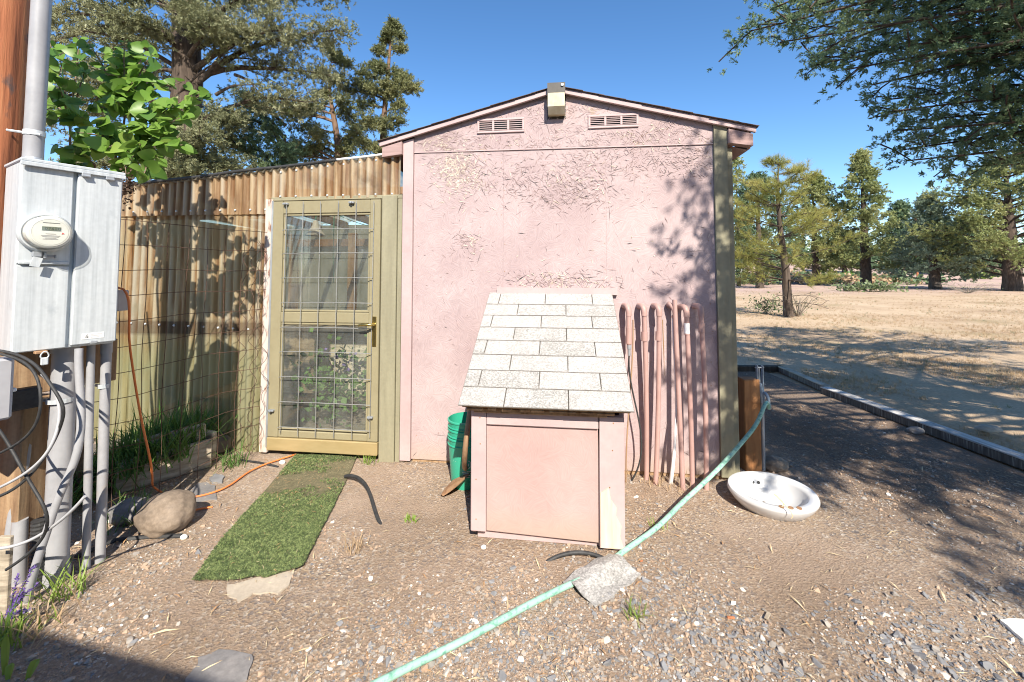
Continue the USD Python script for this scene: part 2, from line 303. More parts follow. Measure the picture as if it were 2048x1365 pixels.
pm('shingle_white', [(.32, .308, .29), (.385, .373, .355)], (5, 5, 5), rough=.95, fine=(110, .17), voro=(150, .22), bump=.5, bscale=(260, 260, 260), bdist=.003)
pm('shingle_pale', [(.28, .27, .252), (.36, .348, .33)], (7, 7, 7), rough=.95, fine=(110, .24), voro=(150, .3), bump=.5, bscale=(260, 260, 260), bdist=.003)
pm('shingle_edge', [(.12, .108, .095), (.20, .18, .16)], (50, 50, 50), rough=.95)
pm('shingle_back', [(.05, .048, .045), (.10, .095, .09)], (50, 50, 50), rough=.95)
pm('roof_dark', [(.07, .05, .045), (.15, .11, .10)], (30, 30, 30), rough=.95)
pm('bare_wood', [(.60, .46, .30), (.74, .62, .46)], (30, 30, 3), rough=.8, bump=.2)
pm('bucket_green', [(.02, .27, .17), (.035, .34, .22)], (5, 5, 5), rough=.38, spec=.5)
pm('handle_wood', [(.22, .13, .07), (.34, .22, .13)], (50, 50, 5), rough=.7)
pm('spade_rust', [(.24, .12, .06), (.40, .25, .14)], (25, 25, 25), rough=.7, metallic=.2)
pm('porcelain', [(.47, .475, .475), (.53, .535, .535)], (5, 5, 5), rough=.15, spec=.5, stain=((9, 9, 9), (.60, .54, .46), .74, .9))
pm('hose_green', [(.23, .42, .33), (.32, .52, .42)], (9, 9, 9), rough=.45, stain=((38, 38, 60), (.11, .27, .20), .5, .66))
pm('hydrant_metal', [(.20, .25, .30), (.34, .40, .45)], (25, 25, 25), rough=.5, metallic=.4)
pm('turf_green', [(.09, .08, .045), (.16, .14, .08)], (40, 40, 40), rough=.8, fine=(120, .4))
pm('turf_light', [(.14, .185, .065), (.22, .265, .105)], (14, 14, 14), rough=.7, spec=.2)
pm('turf_dark', [(.055, .08, .032), (.10, .135, .055)], (14, 14, 14), rough=.7, spec=.2)
pm('rock', [(.13, .10, .075), (.20, .155, .115), (.245, .195, .15)], (7, 7, 7), rough=.9, fine=(60, .18), bump=.5, bscale=(40, 40, 40), bdist=.006)
pm('flagstone', [(.33, .28, .22), (.43, .37, .29)], (6, 6, 6), rough=.9, fine=(50, .1), bump=.25, bscale=(30, 30, 30))
pm('flagstone_grey', [(.14, .135, .135), (.23, .215, .205)], (6, 6, 6), rough=.9, fine=(50, .15), bump=.3, bscale=(30, 30, 30))
pm('pale_stone', [(.70, .68, .62), (.78, .76, .70)], (9, 9, 9), rough=.9, fine=(50, .08))
pm('bark', [(.03, .022, .016), (.075, .055, .042), (.12, .09, .07)], (22, 22, 2.5), rough=.95, bump=.8, bscale=(40, 40, 3), bdist=.02)
pm('bark_red', [(.10, .06, .04), (.22, .14, .095)], (22, 22, 2.5), rough=.95, bump=.8, bscale=(30, 30, 3), bdist=.02)
pm('dead_wood', [(.16, .13, .105), (.30, .26, .21)], (30, 30, 30), rough=.9)
pm('stem_brown', [(.13, .09, .06), (.22, .16, .11)], (30, 30, 30), rough=.8)
pm('straw', [(.52, .40, .23), (.68, .56, .36)], (3, 3, 3), rough=.85)
pm('straw_red', [(.34, .19, .09), (.45, .27, .13)], (3, 3, 3), rough=.85)
pm('peb_white', [(.46, .42, .37), (.66, .62, .56)], (9, 9, 9), rough=.8)
pm('peb_grey', [(.13, .13, .135), (.25, .25, .255)], (9, 9, 9), rough=.8)
pm('peb_mid', [(.24, .215, .19), (.34, .305, .265)], (9, 9, 9), rough=.8)
pm('peb_tan', [(.30, .205, .14), (.42, .31, .225)], (9, 9, 9), rough=.85)
def fibre(name, ramp, valley, stain, trans, clear, top=None):
    """weathered corrugated fibreglass: streaks along the sheet, brown streaks and rib shade painted into the valleys"""
    K = 2 * math.pi / .068
    N = {"t": ("texture_coordinate", {}), "m": ("mapping", {"scale": (13., 13., .7)}), "n": ("noise_texture", {"scale": 1.0, "detail": 6.0, "roughness": .62}), "r": ("rgb_ramp", {"ramp": [(a, c) for a, c in zip(np.linspace(.36, .62, len(ramp)), ramp)]}),
         "s": ("separate_xyz", {}), "ph": ("math", {"math_type": "multiply_add", "value2": K, "value3": -1.5 * K}), "co": ("math", {"math_type": "cosine"}), "va": ("map_range", {"from_min": .55, "from_max": -.85, "clamp": True}),
         "n2": ("noise_texture", {"scale": 1.0, "detail": 5.0, "roughness": .65}), "m2": ("mapping", {"scale": (9., 9., 1.6)}), "a2": ("map_range", {"from_min": .34, "from_max": .58, "clamp": True}), "vm": ("math", {"math_type": "multiply"}), "vx": ("mix_color", {"b": valley}),
         "n3": ("noise_texture", {"scale": 1.0, "detail": 6.0, "roughness": .6}), "m3": ("mapping", {"scale": (3.2, 3.2, 2.6)}), "a3": ("map_range", {"from_min": .52, "from_max": .70, "to_max": .85, "clamp": True}), "sx": ("mix_color", {"b": stain}),
         "p": ("principled_bsdf", {"roughness": .55, "specular_ior_level": .4}), "tl": ("translucent_bsdf", {}), "m4": ("mix_closure", {"fac": trans}), "tp": ("transparent_bsdf", {"color": (.95, .86, .68)}), "m5": ("mix_closure", {"fac": clear})}
    L = [("t.object", "m.vector"), ("m.vector", "n.vector"), ("n.fac", "r.fac"), ("t.object", "s.vector"), ("s.x", "ph.value1"), ("ph.value", "co.value1"), ("co.value", "va.value"), ("t.object", "m2.vector"), ("m2.vector", "n2.vector"), ("n2.fac", "a2.value"), ("va.result", "vm.value1"), ("a2.result", "vm.value2"),
         ("vm.value", "vx.fac"), ("r.color", "vx.a"), ("t.object", "m3.vector"), ("m3.vector", "n3.vector"), ("n3.fac", "a3.value"), ("a3.result", "sx.fac"), ("vx.result", "sx.a"), ("sx.result", "p.base_color"), ("sx.result", "tl.color"), ("p.BSDF", "m4.closure1"), ("tl.BSDF", "m4.closure2"), ("m4.closure", "m5.closure1"), ("tp.BSDF", "m5.closure2")]
    if top:  # dark band painted where the rail behind blocks light; foot tinted green
        N |= {"bz": ("math", {"math_type": "subtract", "value2": top}), "ba": ("math", {"math_type": "absolute"}), "bm": ("map_range", {"from_min": .075, "from_max": .045, "to_max": .62, "clamp": True}), "bx": ("mix_color", {"b": (.085, .055, .035)}),
              "al": ("map_range", {"from_min": 1.0, "from_max": .75, "to_max": .62, "clamp": True}), "ax": ("mix_color", {"b": (.30, .33, .17)})}
        L.remove(("sx.result", "p.base_color")); L.remove(("sx.result", "tl.color"))
        L += [("s.z", "bz.value1"), ("bz.value", "ba.value1"), ("ba.value", "bm.value"), ("s.z", "al.value"), ("al.result", "ax.fac"), ("sx.result", "ax.a"), ("bm.result", "bx.fac"), ("ax.result", "bx.a"), ("bx.result", "p.base_color"), ("bx.result", "tl.color")]
    M[name] = usdkit.material(stage, f'/World/Looks/{name}', N, L, surface="m5.closure")
fibre('fibre_top', [(.20, .11, .05), (.40, .27, .145), (.51, .40, .26), (.47, .40, .30)], (.20, .095, .035), (.12, .085, .06), .25, .14)
fibre('fibre_wall', [(.30, .165, .065), (.50, .36, .19), (.58, .48, .31), (.55, .49, .37)], (.24, .12, .045), (.30, .27, .17), .3, .34, top=.985)
pm('fibre_roof', [(.4, .36, .27), (.46, .42, .33)], (8, 8, 8), rough=.6, trans=.4, clear=.32)
pm('fibre_pale', [(.38, .40, .34), (.48, .50, .44)], (6, 6, 1.0), rough=.6, trans=.55)
pm('interior_floor', [(.10, .085, .065), (.17, .14, .11)], (6, 6, 6), rough=.95)
pm('bell_white', [(.55, .53, .48), (.66, .64, .58)], (9, 9, 9), rough=.5)
pm('twine', [(.01, .30, .18)], rough=.6)
pm('window_white', [(.62, .58, .48), (.72, .68, .58)], (9, 9, 9), rough=.7)
pm('house_siding', [(.16, .10, .07), (.22, .15, .10)], (3, 3, 30), rough=.8)
pane('glass_door', dirt=.05)
pane('glass_clear', (.97, .97, .94), dirt=.05)
leafmat('lilac_leaf', (.14, .26, .04), (.31, .44, .10), trans=.4, rough=.4, scale=3.0, spec=.4)
leafmat('lilac_leaf_dark', (.07, .155, .03), (.14, .25, .05), trans=.35, rough=.4, scale=3.0, spec=.4)
leafmat('lilac_leaf_pale', (.22, .34, .06), (.40, .50, .14), trans=.45, rough=.4, scale=3.0, spec=.4)
leafmat('juniper_pale', (.19, .20, .10), (.44, .42, .25), trans=.2, scale=1.0)
leafmat('juniper_olive', (.15, .165, .07), (.39, .37, .17), trans=.2, scale=1.2)
leafmat('juniper_green', (.10, .16, .085), (.34, .40, .19), trans=.2, scale=1.6)
leafmat('juniper_bough', (.13, .205, .11), (.44, .50, .25), trans=.35, scale=2.2)
leafmat('juniper_blue', (.22, .28, .19), (.46, .52, .36), trans=.2, scale=.6)
leafmat('juniper_field', (.24, .27, .10), (.52, .48, .23), trans=.2, scale=.5)
leafmat('pine_needle', (.27, .27, .07), (.54, .46, .16), trans=.3, scale=1.0, c=(.52, .27, .10))
leafmat('sage', (.14, .18, .08), (.28, .31, .18), trans=.25, scale=2.0)
leafmat('grass_green', (.10, .19, .045), (.24, .36, .09), trans=.35, scale=5.0)
leafmat('grass_bright', (.20, .30, .05), (.34, .42, .10), trans=.35, scale=5.0)
leafmat('dry_blade', (.42, .30, .18), (.60, .46, .29), trans=.3, scale=2.0)
leafmat('lavender_flower', (.16, .10, .32), (.28, .20, .46), trans=.25, scale=9.0)
leafmat('dried_flower', (.08, .05, .035), (.18, .12, .07), trans=.1, scale=9.0)

def dirt_material():
    N = {"g": ("geometry", {}), "a": ("noise_texture", {"scale": .9, "detail": 5.0, "roughness": .6}), "ar": ("rgb_ramp", {"ramp": [(.32, (.275, .20, .14)), (.5, (.385, .285, .21)), (.68, (.47, .365, .28))]}),
         "v": ("voronoi_texture", {"scale": 85.0, "randomness": 1.0}), "vs": ("separate_color", {}),
         "vr": ("rgb_ramp", {"interpolate": False, "ramp": [(0.0, (.16, .15, .15)), (.16, (.32, .24, .17)), (.42, (.42, .31, .21)), (.66, (.25, .19, .14)), (.78, (.46, .39, .31)), (.93, (.62, .57, .50))]}),
         "b": ("noise_texture", {"scale": 1.7, "detail": 6.0, "roughness": .65}), "br": ("map_range", {"from_min": .38, "from_max": .66, "to_min": .10, "to_max": .8, "clamp": True}),
         "mx": ("mix_color", {}), "f": ("noise_texture", {"scale": 160.0, "detail": 4.0, "roughness": .8}), "fr": ("map_range", {"from_min": .3, "from_max": .7, "to_min": .7, "to_max": 1.25, "clamp": True}),
         "fc": ("combine_color", {}), "fx": ("mix_color", {"blend_type": "multiply", "fac": 1.0, "use_clamp": False}),
         "h": ("math", {"math_type": "multiply_add", "value2": .5}), "bp": ("bump", {"strength": .9, "distance": .012}), "p": ("principled_bsdf", {"roughness": .95, "specular_ior_level": .15})}
    L = [("g.position", "a.vector"), ("a.fac", "ar.fac"), ("g.position", "v.vector"), ("v.color", "vs.color"), ("vs.r", "vr.fac"), ("g.position", "b.vector"), ("b.fac", "br.value"), ("br.result", "mx.fac"),
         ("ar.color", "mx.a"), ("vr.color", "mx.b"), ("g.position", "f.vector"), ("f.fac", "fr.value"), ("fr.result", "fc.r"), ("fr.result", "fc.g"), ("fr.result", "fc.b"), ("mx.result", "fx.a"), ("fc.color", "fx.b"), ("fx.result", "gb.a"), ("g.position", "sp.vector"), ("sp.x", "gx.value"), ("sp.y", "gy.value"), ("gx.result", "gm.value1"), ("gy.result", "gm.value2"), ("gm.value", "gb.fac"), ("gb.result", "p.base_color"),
         ("v.distance", "h.value1"), ("f.fac", "h.value3"), ("h.value", "bp.height"), ("bp.normal", "p.normal")]
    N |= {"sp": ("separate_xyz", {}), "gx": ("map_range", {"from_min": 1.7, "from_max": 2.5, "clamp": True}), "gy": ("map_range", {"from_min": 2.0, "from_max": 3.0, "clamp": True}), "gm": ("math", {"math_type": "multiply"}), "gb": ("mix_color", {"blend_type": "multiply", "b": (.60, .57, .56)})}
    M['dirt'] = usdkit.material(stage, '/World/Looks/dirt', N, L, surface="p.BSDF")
def field_material():
    N = {"g": ("geometry", {}), "s": ("separate_xyz", {}), "a": ("noise_texture", {"scale": .35, "detail": 8.0, "roughness": .7}), "ar": ("rgb_ramp", {"ramp": [(.3, (.34, .24, .155)), (.5, (.48, .355, .235)), (.7, (.56, .435, .30))]}),
         "q": ("noise_texture", {"scale": .12, "detail": 8.0, "roughness": .75}), "qr": ("rgb_ramp", {"ramp": [(.36, (.30, .21, .165)), (.5, (.46, .33, .28)), (.62, (.46, .35, .26)), (.72, (.27, .28, .14))]}),
         "yd": ("map_range", {"from_min": 26.0, "from_max": 36.0, "clamp": True}), "mx": ("mix_color", {}), "gm": ("mapping", {"scale": (.5, .5, .5)}), "gn": ("noise_texture", {"scale": 1.0, "detail": 4.0}), "gr": ("map_range", {"from_min": .58, "from_max": .75, "to_max": .4, "clamp": True}), "gx": ("mix_color", {"b": (.16, .17, .06)}),
         "f": ("noise_texture", {"scale": 30.0, "detail": 5.0, "roughness": .8}), "fr": ("map_range", {"from_min": .3, "from_max": .7, "to_min": .68, "to_max": 1.25, "clamp": True}), "fc": ("combine_color", {}), "fx": ("mix_color", {"blend_type": "multiply", "fac": 1.0, "use_clamp": False}),
         "bp": ("bump", {"strength": .8, "distance": .03}), "p": ("principled_bsdf", {"roughness": .95, "specular_ior_level": .1})}
    L = [("g.position", "s.vector"), ("g.position", "a.vector"), ("a.fac", "ar.fac"), ("g.position", "q.vector"), ("q.fac", "qr.fac"), ("s.y", "yd.value"), ("yd.result", "mx.fac"), ("ar.color", "mx.a"), ("qr.color", "mx.b"),
         ("g.position", "gm.vector"), ("gm.vector", "gn.vector"), ("gn.fac", "gr.value"), ("gr.result", "gx.fac"), ("mx.result", "gx.a"), ("g.position", "f.vector"), ("f.fac", "fr.value"), ("fr.result", "fc.r"), ("fr.result", "fc.g"), ("fr.result", "fc.b"), ("gx.result", "fx.a"), ("fc.color", "fx.b"), ("fx.result", "p.base_color"), ("f.fac", "bp.height"), ("bp.normal", "p.normal")]
    M['field'] = usdkit.material(stage, '/World/Looks/field', N, L, surface="p.BSDF")
dirt_material(); field_material()

# ------------------------------------------------------------------ ground
def yz(x, y):
    """height of the dirt yard"""
    p = np.stack([np.asarray(x, float), np.asarray(y, float), np.zeros_like(np.asarray(x, float))], -1)
    return .016 * (meshkit.fbm(p * 1.1, 3, 3) - .5) + .014 * (meshkit.fbm(p * 5.0, 3, 5) - .5)
def fz(x, y):
    """height of the field"""
    x, y = np.asarray(x, float), np.asarray(y, float)
    p = np.stack([x, y, np.zeros_like(x)], -1)
    k = np.clip((y - 42) / 90, 0, 1); k = k * k * (3 - 2 * k)
    return -.035 + .05 * (meshkit.fbm(p * .5, 3, 8) - .5) * np.clip((y - 6) / 6, 0, 1) + 4.2 * k + 1.6 * k * (meshkit.fbm(p * .02, 3, 21) - .5)
def cz(x, y): return float(yz(np.array([x]), np.array([y]))[0])
xs = np.linspace(-6.0, 3.70, 190); ys = np.linspace(-3.5, 6.3, 190)
X, Y = np.meshgrid(xs, ys, indexing='ij')
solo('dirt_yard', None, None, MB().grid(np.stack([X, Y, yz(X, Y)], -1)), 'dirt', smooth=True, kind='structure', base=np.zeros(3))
xs = np.r_[-220, -120, -70, np.linspace(-40, 3.4, 60), np.linspace(3.75, 14, 60), np.linspace(14.4, 60, 90), 75, 100, 140, 220, 320]
ys = np.r_[-40, -20, np.linspace(-8, 14, 90), np.linspace(14.4, 60, 110), np.linspace(62, 140, 40), 170, 220, 320]
X, Y = np.meshgrid(xs, ys, indexing='ij')
Z = fz(X, Y) - .06 * ((X < 3.72) & (Y < 6.35) & (X > -6.1) & (Y > -3.6))
solo('field_ground', None, None, MB().grid(np.stack([X, Y, Z], -1)), 'field', smooth=True, kind='structure', base=np.zeros(3))

# gravel on the yard
def pebble(seed, flat=.6):
    r = np.random.default_rng(seed); v = r.normal(size=(11, 3)); v /= np.linalg.norm(v, axis=1, keepdims=True)
    h = trimesh.convex.convex_hull(v * [1, .75, flat]); return np.array(h.vertices), np.array(h.faces)
def yard_points(n, rng, ymin=1.2, ymax=6.2, power=2.2):
    out = []
    while sum(map(len, out)) < n:
        k = n
        y = ymin * (1 - rng.random(k) * (1 - (ymin / ymax) ** (power - 1))) ** (-1 / (power - 1))
        x = rng.uniform(-1, 1, k) * 1.25 * y + 0 * y
        loc_y = (np.stack([x, y - 3.217], 1) @ np.array([[math.cos(math.radians(7)), math.sin(math.radians(7))], [-math.sin(math.radians(7)), math.cos(math.radians(7))]]))[:, 1]
        ok = (x < 3.66) & (x > -5) & ~((loc_y > -.02) & (x < 1.62))
        out.append(np.stack([x[ok], y[ok]], 1))
    return np.vstack(out)[:n]
rng = np.random.default_rng(31)
P = yard_points(120000, rng)
dens = meshkit.fbm(np.c_[P * 1.7, np.zeros(len(P))], 4, 12) + .06 * (P[:, 0] > .4) + .09 * np.clip(2.2 - P[:, 1], 0, 1)
P = P[dens > rng.uniform(.40, .70, len(P))][:62000]
size = np.clip(rng.lognormal(math.log(.0032), .66, len(P)), .0017, .019)
protos = [(*pebble(40 + i), m) for i, m in enumerate(['peb_white', 'peb_grey', 'peb_mid', 'peb_tan', 'peb_white', 'peb_grey', 'peb_mid', 'peb_tan'])]
greyness = np.clip((P[:, 0] + 1.6) / 3.2, .2, 1) * np.clip((2.7 - P[:, 1]) / 1.2 + .3, .25, 1)
u = rng.random(len(P)); which = np.where(u < .075, 0, np.where(u < .075 + .42 * greyness, 1, np.where(u < .72, 3, 2))) + 4 * rng.integers(0, 2, len(P))
size = np.where(which % 4 == 1, size * 1.25, size)
gi = scatter('/World/gravel', protos, np.c_[P, yz(P[:, 0], P[:, 1]) + size * .12], np.c_[rng.normal(0, .25, (len(P), 2)), np.ones(len(P))], size, rng, which)
say(gi.GetPrim(), 'loose grey, tan and white gravel strewn over the dirt yard', 'gravel', kind='stuff')
# straw and bark litter on the dirt
def sliver(l, w, bend):
    x = np.array([0, .5, 1.0]) * l; return np.array([[x[0], 0, 0], [x[1], -w, bend], [x[1], w, bend], [x[2], 0, 0.0]]) - [l / 2, 0, 0], np.array([[0, 1, 2], [1, 3, 2]])
P = yard_points(9000, rng, power=1.9)
near_wall = np.exp(-np.abs(P[:, 1] - 3.0) / .35)
P = P[rng.random(len(P)) < .35 + .6 * near_wall]
si = scatter('/World/straw_litter', [(*sliver(1, .03, .05), 'straw'), (*sliver(1, .05, .12), 'straw_red'), (*sliver(1, .04, .09), 'straw')], np.c_[P, yz(P[:, 0], P[:, 1]) + .006], np.c_[rng.normal(0, .2, (len(P), 2)), np.ones(len(P))], np.clip(rng.lognormal(math.log(.022), .6, len(P)), .008, .11), rng)
say(si.GetPrim(), 'dry straw, bark chips and needles littering the dirt yard', 'litter', kind='stuff')
# dry grass tufts of the field
def tuft(seed, n=12, spread=.35):
    r = np.random.default_rng(seed); V, Fc = [], []
    for i in range(n):
        a = r.uniform(0, 6.28); o = r.normal(0, .22, 2); h = r.uniform(.5, 1.0); l = r.uniform(.1, spread * 2); w = r.uniform(.018, .04)
        d = np.array([math.cos(a), math.sin(a), 0]); s_ = np.array([-d[1], d[0], 0]) * w; b = np.array([*o, 0])
        k = len(V); V += [b - s_, b + s_, b + d * l * .4 + [0, 0, h * .6] - s_ * .7, b + d * l * .4 + [0, 0, h * .6] + s_ * .7, b + d * l + [0, 0, h]]
        Fc += [[k, k + 1, k + 3], [k, k + 3, k + 2], [k + 2, k + 3, k + 4]]
    return np.array(V), np.array(Fc)
n = 30000
y = 3.0 * (1 - rng.random(n) * (1 - (3.0 / 42) ** .8)) ** (-1 / .8)
x = rng.uniform(.30, 1.28, n) * y + rng.uniform(0, .8, n)
ok = (x > 3.98) | (y > 6.6); x, y = x[ok], y[ok]
cl = meshkit.fbm(np.c_[x * .7, y * .7, 0 * x], 3, 4); ok = cl > rng.uniform(.35, .6, len(x)); x, y = x[ok], y[ok]
gi = scatter('/World/dry_grass', [(*tuft(i), 'dry_blade') for i in range(5)] + [(*tuft(9), 'sage')], np.c_[x, y, fz(x, y) - .004], np.c_[rng.normal(0, .12, (len(x), 2)), np.ones(len(x))], rng.uniform(.022, .058, len(x)) * (1 + y / 30), rng, np.where(rng.random(len(x)) < .05, 5, rng.integers(0, 5, len(x))))
say(gi.GetPrim(), 'short dry straw coloured grass covering the open field', 'grass', kind='stuff')

# ================================================================== the pink shed
SX0, SX1, SD = -.86, 1.58, 3.0             # wall ends and depth
PEAK, EAVE, XP = 2.835, 2.47, .342
def rake(x): return PEAK - (PEAK - EAVE) * abs(x - XP) / (1.40 if x > XP else 1.385)
shed = Thing('garden_shed', 'pink painted shed of flaking strand board with low gable roof', 'shed', (0, 0, 0), FS)
seam = lambda x: 2.392 - .0054 * (x + .771)
v0, v1 = FS.at(1006, 500)[0], FS.at(1213, 500)[0]
for k, (a, b) in enumerate([(-.775, v0 - .0004), (v0 + .0004, v1 - .0004), (v1 + .0004, 1.466)]):
    shed.part('siding_panel', MB().prism([(a, .03), (b, .03), (b, seam(b) - .002), (a, seam(a) - .002)], 0 + .001 * k, .04), 'pink_siding')
shed.part('siding_panel', MB().prism([(-.775, seam(-.775) + .002), (1.466, seam(1.466) + .002), (1.466, rake(1.466) - .01), (XP, PEAK - .01), (-.775, rake(-.775) - .01)], -.004, .04), 'pink_gable', label='flaking gable panel above the seam')
shed.part('seam_trim', MB().prism([(-.775, seam(-.775) - .004), (1.466, seam(1.466) - .004), (1.466, seam(1.466) + .003), (-.775, seam(-.775) + .003)], -.008, .001), 'pink_trim')
c = MB().prism([(SX0, .02), (-.778, .02), (-.778, rake(-.778) - .04), (SX0, rake(SX0) - .04)], -.018, .05); shed.part('corner_board', c, 'pink_trim')
gb = MB().prism([(1.468, .03), (1.557, .028), (1.557, rake(1.557) - .02), (1.468, rake(1.468) - .02)], -.022, .045); shed.part('corner_board', gb, 'green_trim', label='olive green corner board in tree shade')
shed.part('corner_board', MB().box(1.560, 1.600, .006, .12, .02, 2.345, .003), 'green_trim', label='darker olive return board behind the corner board')
shed.part('side_wall', MB().box(1.50, 1.575, .125, SD, .0, 2.36), 'pink_siding')
shed.part('side_wall', MB().box(SX0, SX0 + .07, .055, SD, .0, 2.36), 'pink_siding')
shed.part('rear_wall', MB().prism([(SX0 + .08, 0), (1.49, 0), (1.49, 2.36), (XP, 2.76), (SX0 + .08, 2.36)], SD - .08, SD - .01), 'pink_siding')
shed.part('base_board', MB().box(-.77, 1.56, .012, .06, -.05, .029), 'old_wood')
# rake boards
for s, xe in ((-1, -1.043), (1, 1.742)):
    a, b = np.array([XP + .001 * s, 0, rake(XP)]), np.array([xe, 0, rake(xe)])
    off = .031
    pl = [(a[0], a[2]), (b[0], b[2]), (b[0], b[2] - off), (a[0], a[2] - off)]
    if s < 0: pl = pl[::-1]
    shed.part('rake_board', MB().prism(pl, -.05, -.026), 'pink_trim')
    # roof boards and shingle courses
    th = .018
    pl = [(a[0], a[2] + .002), (b[0] + s * .012, b[2] + .002 - .002), (b[0] + s * .012, b[2] + .004), (a[0], a[2] + .006)]
    if s < 0: pl = pl[::-1]
    deck = shed.part('roof_deck', MB().prism(pl, -.056, SD + .1), 'roof_dark')
    nco = 9
    for i in range(nco):
        t0, t1 = i / nco, (i + 1.25) / nco
        p0, p1 = a + (b - a) * t0, a + (b - a) * min(t1, 1.01)
        w = .010
        pl = [(p0[0], p0[2] + .0064), (p1[0], p1[2] + .0064 + .003), (p1[0], p1[2] + .0064 + .0065), (p0[0], p0[2] + .0064 + .002)]
        if s < 0: pl = pl[::-1]
        shed.part('shingle_course', MB().prism(pl, -.062 - R.uniform(0, .008), SD + .1), 'roof_dark', parent=deck)
    # boxed eave end below the rake
    x0, x1 = (1.560, 1.722) if s > 0 else (-1.022, SX0 - .002)
    zt = lambda x: rake(x) - .046
    pl = [(x0, zt(x0)), (x1, zt(x1)), (x1, zt(x1) - .085 if s > 0 else zt(x1) - .10), (x0, zt(x0) - (.10 if s > 0 else .075))]
    shed.part('rafter_end', MB().prism(pl[::-1], -.046, .02), 'pink_eave')
    xe2 = x1 if s > 0 else x0
    shed.part('fascia', MB().box(xe2 - .012, xe2 + .010, .022, SD + .05, rake(xe2) - .135, rake(xe2) - .048), 'pink_eave')
    shed.part('soffit', MB().prism([(x0, zt(x0) - .104), (x1 - .014 * (s > 0), zt(x1) - .104), (x1 - .014 * (s > 0), zt(x1) - .096), (x0, zt(x0) - .096)][::-1] if s > 0 else [(x0 + .014, zt(x0) - .096), (x1, zt(x1) - .096), (x1, zt(x1) - .088), (x0 + .014, zt(x0) - .088)][::-1], .024, SD), 'pink_eave')
# vents
for (ax_, ay_, bx_, by_, tl) in ((955, 240, 1049, 265, -.012), (1176, 232, 1277, 255, -.006)):
    p, q = FS.at(ax_, ay_), FS.at(bx_, by_); x0, x1 = p[0], q[0]; z0, z1 = q[2], p[2]
    fr = MB()
    w = x1 - x0; h = z1 - z0; bw = .017
    fr.box(x0, x1, -.016, -.0045, z1 - bw, z1); fr.box(x0, x1, -.016, -.0045, z0, z0 + bw)
    for k in range(4):
        xa = x0 + (w - bw) * k / 3; fr.box(xa, xa + bw, -.0165, -.0045, z0 + bw, z1 - bw)
    ve = shed.part('gable_vent', fr, 'pink_trim')
    shed.part('vent_backing', MB().box(x0 + bw, x1 - bw, -.0075, -.0045, z0 + bw, z1 - bw, 0.0005), 'ink', parent=ve)
    for k in range(3):
        xa = x0 + (w - bw) * k / 3 + bw; xb = x0 + (w - bw) * (k + 1) / 3
        for i in range(5):
            zz = z0 + bw + (h - 2 * bw) * (i + .5) / 5
            shed.part('louvre', MB().obox([(xa + xb) / 2, -.011, zz], [(xb - xa) / 2, .0048, .0011], np.array([[1, 0, 0], [0, .8, .6], [0, -.6, .8]]), .0005), 'pink_trim', parent=ve)
nm = MB()
for xx in (-.74, v0, v1, 1.43):
    for zz in np.arange(.2, 2.35, .21): nm.lathe([(0, -.0022), (.003, -.0020), (.0035, 0)], 7, (xx + R.uniform(-.015, .015), .0012, zz + R.uniform(-.03, .03)), [[1, 0, 0], [0, 0, 1], [0, 1, 0]])
shed.part('nail_heads', nm, 'spade_rust', kind='stuff')
# flakes lifting off the strand board
def flakes(spots, n, wr, lr, lift, seed, bbox=None):
    r = np.random.default_rng(seed); V, Fc = [], []; k = 0
    while k < n:
        sx, sz, rx, rz, wgt = spots[r.choice(len(spots), p=np.array([s[4] for s in spots]) / sum(s[4] for s in spots))]
        if rx < 0: x, z = sx + r.uniform(-1, 1) * -rx, sz + r.uniform(-1, 1) * rz
        else: x, z = sx + r.normal() * rx, sz + r.normal() * rz
        if not (-.765 < x < 1.455 and .06 < z < rake(x) - .06): continue
        if 2.50 < z < 2.665 and (-.29 < x < .13 or .60 < x < 1.04): continue
        if abs(z - seam(x)) < .006: continue
        a = r.uniform(-1.3, 1.3) if r.random() < .7 else r.uniform(0, 3.14); l = r.uniform(*lr) * (.5 + r.random()); w = r.uniform(*wr)
        d = np.array([math.cos(a), 0, math.sin(a)]); q = np.array([-d[2], 0, d[0]])
        y0 = -.0052 if z > seam(x) else -.0012; y0 -= r.uniform(0, .0006); up = r.uniform(*lift); b = r.normal(0, .05) * l
        c = np.array([x, y0, z]); V += [c - d * l - q * w * r.uniform(.1, .8), c - d * l * .2 - q * w + q * b * .3 + [0, -up * .4, 0], c - d * l * .1 + q * w + q * b * .3 + [0, -up * .5, 0], c + d * l + q * w * r.uniform(-.5, .5) + [0, -up, 0]]
        i = 4 * k; Fc += [[i, i + 1, i + 2], [i + 1, i + 3, i + 2]]; k += 1
    return np.array(V), np.array(Fc)
def wsp(cx, cy, rx, ry, w):                  # survey of the worn areas on the enlarged photograph
    c = FS.at(760 + cx / 2.626, 140 + cy / 2.626); return (c[0], c[2], rx / 2.626 / 264, ry / 2.626 / 264, w)
gable = [(.35, 2.55, -1.05, .16, 6), wsp(260, 380, 120, 40, 2), wsp(1400, 330, 180, 45, 1.6), wsp(700, 200, 130, 35, 1.2), wsp(1150, 180, 130, 40, 1.2)]
worn = [wsp(430, 540, 75, 70, 2.6), wsp(380, 500, 60, 40, 1.2), wsp(800, 580, 170, 80, 3.2), wsp(1060, 540, 90, 90, 2.5), wsp(1000, 660, 130, 40, 1.2), wsp(1620, 480, 110, 55, 2.2), wsp(1380, 480, 150, 50, 1.6), wsp(950, 1110, 140, 30, 1.8), wsp(470, 910, 50, 40, .5), wsp(1480, 1090, 90, 60, .5)]
everywhere = [(.35, 1.3, -1.1, 1.25, 1.0)]
shed.part('lifted_flakes', flakes(gable + worn + [(.35, 1.3, -1.1, 1.25, 2)], 2200, (.0010, .0028), (.012, .036), (.0012, .008), 1), 'pink_trim', kind='stuff')
